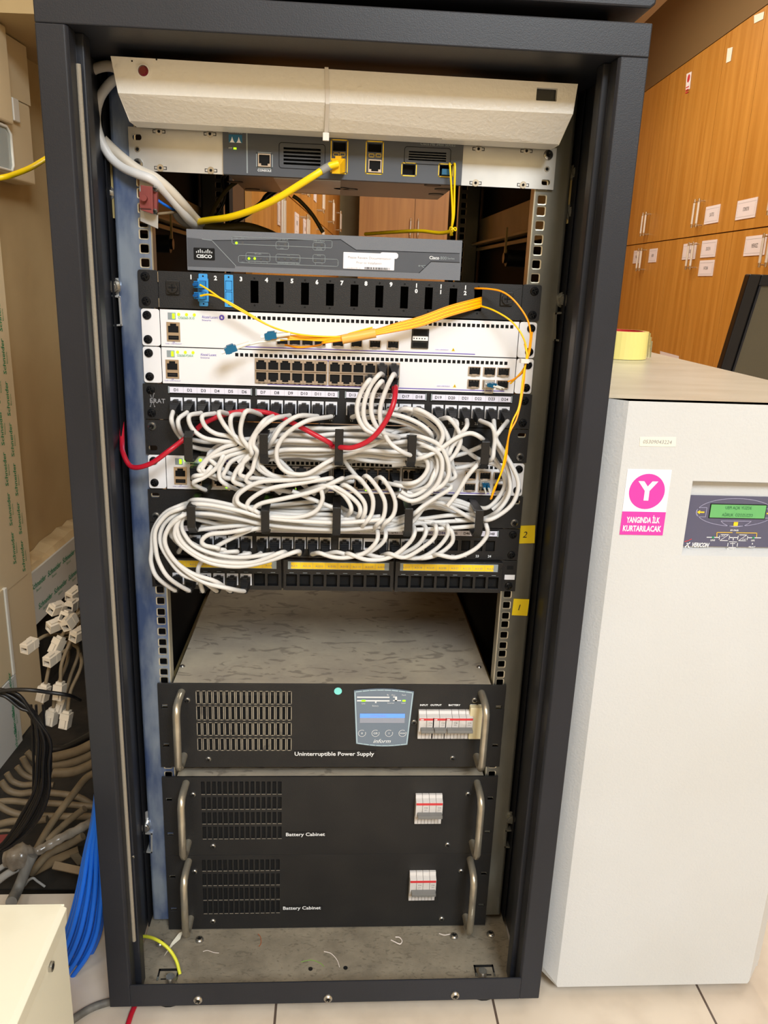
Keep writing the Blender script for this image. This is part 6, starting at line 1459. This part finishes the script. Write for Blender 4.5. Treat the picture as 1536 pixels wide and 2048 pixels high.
# dark framed screen behind
o0 = at(1500, 548, y=1.2); t = thing('display_screen', 'black framed screen standing behind the cream cabinet at the right edge', 'screen', (1.4, 1.3, 0))
b = MB(); ztop = o0.z; H = .56; Wd = .62
def sp(u_, d_, y_): return V((o0.x + u_ + d_ * .02, 1.2 + d_ * .35 * 1.0 + y_, ztop - d_))
def slab(bm, ua, ub, da, db, ya, yb_, m): bm.add([sp(u_, d_, y_) for u_ in (ua, ub) for d_ in (da, db) for y_ in (ya, yb_)], [(0, 1, 3, 2), (4, 6, 7, 5), (0, 4, 5, 1), (2, 3, 7, 6), (0, 2, 6, 4), (1, 5, 7, 3)], m)
for (ua, ub, da, db) in ((0, .034, 0, H), (Wd - .034, Wd, 0, H), (.034, Wd - .034, 0, .030), (.034, Wd - .034, H - .03, H)): slab(b, ua, ub, da, db, 0, .03, 'monitor_black')
b.build('frame', t, bevel=.004); b = MB(); slab(b, .030, Wd - .03, .026, H - .026, .010, .024, 'monitor_panel'); b.build('panel', t)
b = MB(); slab(b, .036, .042, .03, H - .03, -.001, .01, 'powder'); b.build('inner_bead', t)
b = MB(); c2 = sp(Wd / 2, H * .9, .04); b.box(c2.x - .03, c2.x + .03, c2.y - .02, c2.y + .01, .02, c2.z + .1, 'monitor_black'); b.box(c2.x - .16, c2.x + .16, c2.y - .12, c2.y + .12, 0, .022, 'monitor_black'); b.build('stand', t, bevel=.003)

# ================================================================== left side
# white metal box in the foreground
p = at(134, 1808, z=.30); bx1, by1 = p.x, p.y
t = thing('metal_box', 'cream metal box with a folded lid in the lower left foreground', 'box', (bx1 - .2, by1 - .3, 0))
b = MB(); b.box(bx1 - .42, bx1 - .003, by1 - .62, by1 - .003, .0, .296, 'box_cream'); b.build('box_body', t, bevel=.001)
b = MB(); lx = bx1; b.prism([(lx - .43, .300), (lx - .006, .300), (lx, .296), (lx - .0015, .276), (lx - .003, .276), (lx - .003, .2965), (lx - .43, .2965)], by1 - .64, by1 - .001, 'box_cream', 'y'); b.box(lx - .43, lx - .003, by1 - .001, by1 + .001, .2780, .2995, 'box_cream'); b.build('lid', t, bevel=.0008)
p = at(101, 1933, x=bx1 - .002); b = MB(); b.cyl((bx1 - .003, p.y, p.z), (bx1 + .0006, p.y, p.z), .0052, 'steel', 16); b.cyl((bx1, p.y, p.z), (bx1 + .0008, p.y, p.z), .003, 'hole', 10); b.build('screw', t)
# ducts on the wall
DU, DP = 'trunk', 'ink_green'
def duct_text(b, u, v, z, size, up=True, tx='Schneider'):
    U_ = Vector((0, 0, -1)) if up else Vector((SA, CA, 0)); V_ = Vector((SA, CA, 0)) if up else Vector((0, 0, 1)); o_ = Vector(uv(u, v, z))
    b.text(tx, 0, 0, size, 0, DP, O=o_, U=-U_ if up else U_, V=-V_ if up else V_, bold=.01, shear=.2)
    b.text('Electric', -.004, -size * .75, size * .45, 0, DP, O=o_, U=-U_ if up else U_, V=-V_ if up else V_)
t = thing('cable_duct', 'tall vertical cable duct with green lettering on the left wall', 'cable duct', uv(-.83, .8, 0))
b = MB(); rbox(b, -.849, -.800, .30, .862, -.139, 1.12, DU); b.build('duct_body', t, bevel=.002)
b = MB(); rbox(b, -.806, -.7985, .30, .835, .247, 1.10, DU)
for i in range(9): duct_text(b, -.7975, .818, .30 + i * .095, .020); duct_text(b, -.7975, .775, .335 + i * .095, .020)
b.build('duct_cover', t)
t = thing('cable_duct', 'horizontal skirting duct with rows of green lettering, low on the left wall', 'cable duct', uv(-.83, 1.1, .1))
b = MB(); rbox(b, -.849, -.802, .864, 1.385, .098, .236, 'trunk_white')
for r_ in range(2):
    for i in range(5): duct_text(b, -.8012, .90 + i * .10 + r_ * .03, .200 - r_ * .062, .022, False)
b.build('duct_body', t, bevel=.003)
t = thing('cable_duct', 'white film wrapped duct end standing at the left picture edge', 'cable duct', uv(-.8, .65, -.1))
b = MB(); rbox(b, -.7995, -.792, .50, .712, -.139, .040, 'trunk_white')
for i in range(4): duct_text(b, -.7915, .68, -.11 + i * .045, .018)
b.build('duct_body', t, bevel=.002)
t = thing('cable_duct', 'bare cream duct section above the film wrapped duct end', 'cable duct', uv(-.78, .65, .15)); b = MB(); rbox(b, -.7995, -.794, .50, .700, .042, .262, 'trunk'); rbox(b, -.7995, -.791, .700, .712, .042, .262, 'boot_white'); b.build('duct_body', t, bevel=.002)
t = thing('cable_duct', 'upper wall duct running up into the beam at the top left', 'cable duct', uv(-.83, .9, 1.34)); b = MB(); rbox(b, -.849, -.801, .80, 1.085, 1.335, 1.460, 'trunk'); duct_text(b, -.8005, .955, 1.385, .022); rbox(b, -.802, -.7965, .80, .950, 1.335, 1.455, 'trunk'); b.build('duct_body', t, bevel=.002)
t = thing('junction_box', 'cream electrical box on the left wall with a clear flap and yellow cable in front', 'junction box', uv(-.82, .9, 1.16))
b = MB(); rbox(b, -.849, -.795, .70, 1.066, 1.158, 1.332, 'trunk'); b.build('box_body', t, bevel=.006, seg=3)
b = MB(); rbox(b, -.795, -.775, .70, .925, 1.268, 1.46, 'trunk'); b.build('side_cover', t, bevel=.004)
b = MB(); P = [V(uv(-.785, v_, z_)) for v_, z_ in ((.80, 1.262), (.905, 1.262), (.925, 1.250), (.925, 1.185), (.915, 1.172), (.80, 1.172))]; b.tube(P, .0035, 'boot_white', 8); rbox(b, -.790, -.787, .78, .922, 1.176, 1.260, 'clear_film'); b.build('clear_flap', t)
b = MB(); rbox(b, -.795, -.786, .955, .985, 1.282, 1.33, 'boot_white'); b.build('corner_clip', t, bevel=.002)
cord('network_cable', 'yellow cable passing in front of the electrical box at the left edge', 'cable', [(-40, 360, .2), (5, 355, .2), (30, 348, .22), (60, 336, .25), (84, 322, .30), (120, 300, .35)], .0038, 'cable_yellow', n=10)
# keystone jacks on their cables
b = MB(); w_, h = .0150, .0165
b.plate(-w_ / 2, w_ / 2, -h / 2, h / 2, -.012, .012, [(-w_ / 2 + .002, w_ / 2 - .002, -h / 2 + .002, h / 2 - .0055)], 'keystone_jack'); b.box(-w_ / 2 + .001, w_ / 2 - .001, .0, .012, -h / 2 + .001, h / 2 - .001, 'hole'); b.box(-w_ / 2 - .0006, w_ / 2 + .0006, .010, .024, -h / 2 + .001, h / 2 + .0006, 'keystone_jack'); b.box(-w_ / 2 + .002, w_ / 2 - .002, .022, .030, -h / 2 + .003, h / 2 - .003, 'keystone_jack'); b.box(-.004, .004, -.008, .010, h / 2, h / 2 + .003, 'keystone_jack')
KJ = mesh_of(b, 'keystone_jack')
jk = [((144, 1191), (10, 15, -20), .10), ((142, 1212), (0, 10, -10), .085), ((109, 1218), (-10, 25, -30), .07), ((132, 1234), (-25, 12, -20), .055), ((136, 1248), (10, -20, -15), .04), ((106, 1252), (5, 22, -40), .06), ((153, 1271), (0, 15, -25), .03), ((55, 1294), (5, 4, -20), .05), ((112, 1297), (60, 10, -30), .06), ((100, 1320), (5, 6, -20), .04),
      ((86, 1391), (80, 12, -15), .05), ((119, 1388), (80, 4, -12), .04), ((122, 1415), (70, 10, -20), .07), ((103, 1439), (80, 8, -15), .06), ((131, 1445), (78, 8, -10), .04)]
wh = ('highest, right at the rack post', 'second from the top', 'upper left one facing out', 'in the middle of the upper cluster', 'just under the cluster centre', 'left below the cluster, turned away', 'half hidden by the rack post', 'leftmost, on a long bent cable', 'pointing down between the groups', 'facing out under the pointing one', 'left of the two on the black cable', 'right of the two on the black cable', 'behind the lowest group', 'lowest left', 'lowest right')
org = at(152, 1262, y=.16)
for i, ((px, py), rot, y) in enumerate(jk):
    p = at(px, py, y=y); e = [R(a_) for a_ in rot]; rm = Matrix.Rotation(e[2], 3, 'Z') @ Matrix.Rotation(e[1], 3, 'Y') @ Matrix.Rotation(e[0], 3, 'X')
    eu = rm.to_euler(); back = p + rm @ V((0, .018, 0))
    if i < 10: pts = [back, back + rm @ V((0, .025, -.004)), (back + org) / 2 + V((random.uniform(-.01, .02), .03, -.012)), org + V((random.uniform(-.01, .02), .02, random.uniform(-.02, .02)))]
    else: pts = [back, back + rm @ V((0, .03, 0)), back + V((.015, .03, .06)), org + V((random.uniform(-.02, .01), .0, -.01)), org + V((.01, .05, .03))]
    cord('keystone_cable', 'loose beige network socket left of the rack, ' + wh[i], 'network socket', pts, .0026, 'cable_beige', n=8, group='loose network sockets left of the rack', ends=((p, KJ, eu, (.85, .62, .85), 'socket'),))
# black cables
for i in range(9):
    o_ = i * 3.0; y = .01 + .006 * (i % 4)
    cord('power_cable', 'thin black cable of the hanging coil at the left, %s' % ('outermost', 'second', 'third', 'fourth', 'fifth', 'sixth', 'seventh', 'eighth', 'innermost')[i], 'cable',
         [(-30, 1376 + o_ * .5, y), (8, 1380 + o_ * .5, y), (40, 1392 + o_, y), (66 - o_ * .3 + (i % 3) * 4, 1430, y), (84 - o_ + 16, 1480, y), (98 - o_ + (i % 2) * 6, 1530, y), (98 - o_ * 1.2, 1580, y), (84 - o_ * 1.6, 1625, y), (58 - o_ * 1.4, 1662, y), (26 - o_, 1690, y), (5 - o_, 1702, y)], .0024, 'cable_black', group='thin black cables coiled at the left')
cord('power_cable', 'single black cable running level in front of the loose sockets', 'cable', [(-20, 1386, .0), (20, 1380, .0), (60, 1380, .0), (100, 1385, .01), (139, 1391, .02), (160, 1400, .06)], .0028, 'cable_black', n=8)
for i, (x_, xe) in enumerate(((66, 64), (76, 72), (90, 80))): cord('power_cable', 'straight dark cable hanging behind the black coil, %s of three' % ('left', 'middle', 'right')[i], 'cable', [(x_ - 4, 1410, .05), (x_, 1480, .05), (x_ + 1, 1560, .05), (xe, 1625, .05)], .002, 'cable_black')
# beige conduits and rubbish in the floor recess
K = lambda x, y, Y: (x * .22453, 1360 + y * .22453, Y)
cc = [([(60, 830), (110, 900), (200, 935), (300, 930), (480, 935)], .30, .0055), ([(10, 905), (80, 985), (180, 1012), (300, 1000), (500, 1010), (700, 1045), (880, 1150)], .28, .0062), ([(-20, 1085), (100, 1078), (280, 1095), (480, 1100), (860, 1130)], .26, .0058),
      ([(-20, 1110), (60, 1160), (160, 1195), (280, 1208), (560, 1215), (860, 1215)], .24, .0062), ([(-20, 1290), (100, 1262), (250, 1258), (420, 1240)], .22, .0066), ([(200, 690), (250, 780), (320, 830), (480, 850)], .34, .006), ([(150, 770), (200, 830), (270, 870), (400, 890)], .33, .0055), ([(240, 640), (300, 700), (380, 730), (500, 740)], .36, .006),
      ([(840, 830), (760, 880), (650, 1020), (520, 1190), (420, 1340), (330, 1500)], .17, .0060), ([(755, 1145), (680, 1200), (560, 1300), (430, 1420)], .17, .0058), ([(-20, 1350), (60, 1340), (180, 1350)], .20, .003), ([(-20, 1790), (60, 1730), (200, 1650)], .09, .0062), ([(-20, 1690), (60, 1640), (140, 1600)], .10, .0045), ([(740, 1390), (600, 1470), (420, 1560), (280, 1720)], .13, .0065),
      ([(470, 690), (600, 660), (720, 620), (860, 550)], .33, .009), ([(470, 760), (620, 740), (760, 690), (860, 640)], .33, .009), ([(480, 830), (640, 820), (780, 770), (870, 720)], .31, .009), ([(430, 620), (560, 610), (680, 560), (860, 460)], .36, .007)]
nm = ('topmost bend out of the duct', 'second bend, running under the post', 'first flat one', 'second flat one', 'third flat one at the left edge', 'short bend deep behind', 'short bend left of it', 'short bend highest behind', 'long one slanting up right', 'short cut end slanting up right', 'thin one above the taped lump', 'pale one at the lower left edge', 'thin pale one under the taped lump', 'flat dusty one under the taped arm', 'brown thick arc, middle', 'brown thick arc, lower', 'brown thick arc, lowest', 'dark thick arc, highest')
for i, (pts, y, r_) in enumerate(cc):
    cord('conduit', 'dusty beige conduit in the floor recess, ' + nm[i], 'conduit', [K(a, c2, y) for a, c2 in pts], r_, 'cable_black' if i == 17 else 'cable_beige' if i not in (11, 12) else 'cable_grey', n=10, group='dusty conduits in the recess left of the rack')
b = MB(); P = catmull([at(*K(a, c2, y)[:2], y=y) for a, c2, y in ((860, 1240, .16), (700, 1330, .14), (540, 1410, .12), (420, 1480, .11), (300, 1540, .10), (180, 1570, .09), (60, 1590, .09))], 5)
n_ = len(P); b.tube(P, .01, 'wrap_clear', 14, True, [(.0075 if i < n_ * .62 else .0075 + .0130 * math.sin(min(1, (i - n_ * .62) / (n_ * .38)) * math.pi * .93)) * (1 + .10 * math.sin(i * 1.9)) for i in range(n_)]); tag(b.build('taped_bundle', loc=P[-1]), 'cable bundle wrapped in clear tape into a lump at the lower left', 'cable bundle')
cord('braided_cable', 'grey braided cable hanging from the taped lump over the tile edge', 'cable', [K(290, 1560, .085), K(240, 1660, .08), K(190, 1790, .075), K(140, 1900, .06), K(100, 1980, .03)], .0085, 'grey_rope', n=12)
def flat(name, label, pts, y, m, th=.003):
    P = [at(*K(*c)[:2], y=y + c[2]) for c in pts]; b = MB(); n = len(P); dn = V((0, .4, -1)).normalized() * th
    b.add(P + [p_ + dn for p_ in P], [tuple(range(n)), tuple(range(2 * n - 1, n - 1, -1))] + [(i, i + n, (i + 1) % n + n, (i + 1) % n) for i in range(n)], m); return tag(b.build(name, loc=P[0]), label, 'strip')
flat('duct_offcut', 'flat beige offcut lying across the recess beside the blue cables', [(490, 1612, 0), (745, 1668, 0), (735, 1735, -.01), (462, 1678, -.01)], .12, 'strip_wood')
flat('duct_offcut', 'long flat offcut slanting under the taped arm', [(300, 1640, 0), (690, 1480, 0.03), (700, 1530, .03), (300, 1740, 0)], .15, 'strip_wood')
flat('duct_offcut', 'small dark offcut near the blue cables', [(620, 1560, 0), (700, 1540, 0), (760, 1620, 0), (690, 1650, 0)], .17, 'cable_beige')
flat('cloth_scrap', 'dull red scrap at the left edge above the taped lump', [(-20, 1380, 0), (110, 1370, 0), (130, 1450, 0), (-20, 1478, 0)], .12, 'terminal_red', .01)
cord('metal_strip', 'bent thin metal strip standing on the tile edge', 'strip', [K(220, 1830, .11), K(255, 1785, .11), K(295, 1765, .11), K(330, 1790, .11), K(400, 1840, .11)], .0022, 'cable_grey', n=6)
flat('wall_rubble', 'heap of dark dust at the back of the recess', [(-20, 1480, .1), (860, 1480, .1), (860, 1860, -.01), (-20, 1860, -.01)], .16, 'grime_and_shade', .004)
# blue cables
for i in range(13):
    f = i / 12; y = -.015 - .02 * (i % 3) - .012
    cord('network_cable', 'blue network cable beside the rack post, %s strand from the left' % ('first', 'second', 'third', 'fourth', 'fifth', 'sixth', 'seventh', 'eighth', 'ninth', 'tenth', 'eleventh', 'twelfth', 'thirteenth')[i], 'cable',
         [(196 + 6 * f, 1560, y), (186 + 18 * f, 1640, y), (172 + 32 * f, 1700, y), (158 + 50 * f, 1770, y), (146 + 60 * f, 1820, y), (131 + 68 * f, 1868, y), (114 + 66 * f, 1912, y), (96 + 56 * f, 1950, y), (60 + 60 * f, 1995 - 12 * (1 - f), y), (10 + 60 * f, 2040, y)], .0034, 'cable_blue', n=10, group='blue network cables left of the rack')
cord('power_cable', 'grey black cable running on the tiles under the lower left corner of the rack', 'cable', [at(120, 2060, z=.006), at(150, 2036, z=.006), at(185, 2015, z=.006), at(222, 2003, z=.006), at(262, 1996, z=.006)], .0052, 'grey_rope', n=10)
cord('power_cable', 'red cable on the tiles under the rack front', 'cable', [at(252, 2062, z=.004), at(262, 2030, z=.004), at(272, 2005, z=.004), at(275, 1980, z=.004)], .0036, 'cable_red', n=8)
bpy.data.scenes.remove(TS)
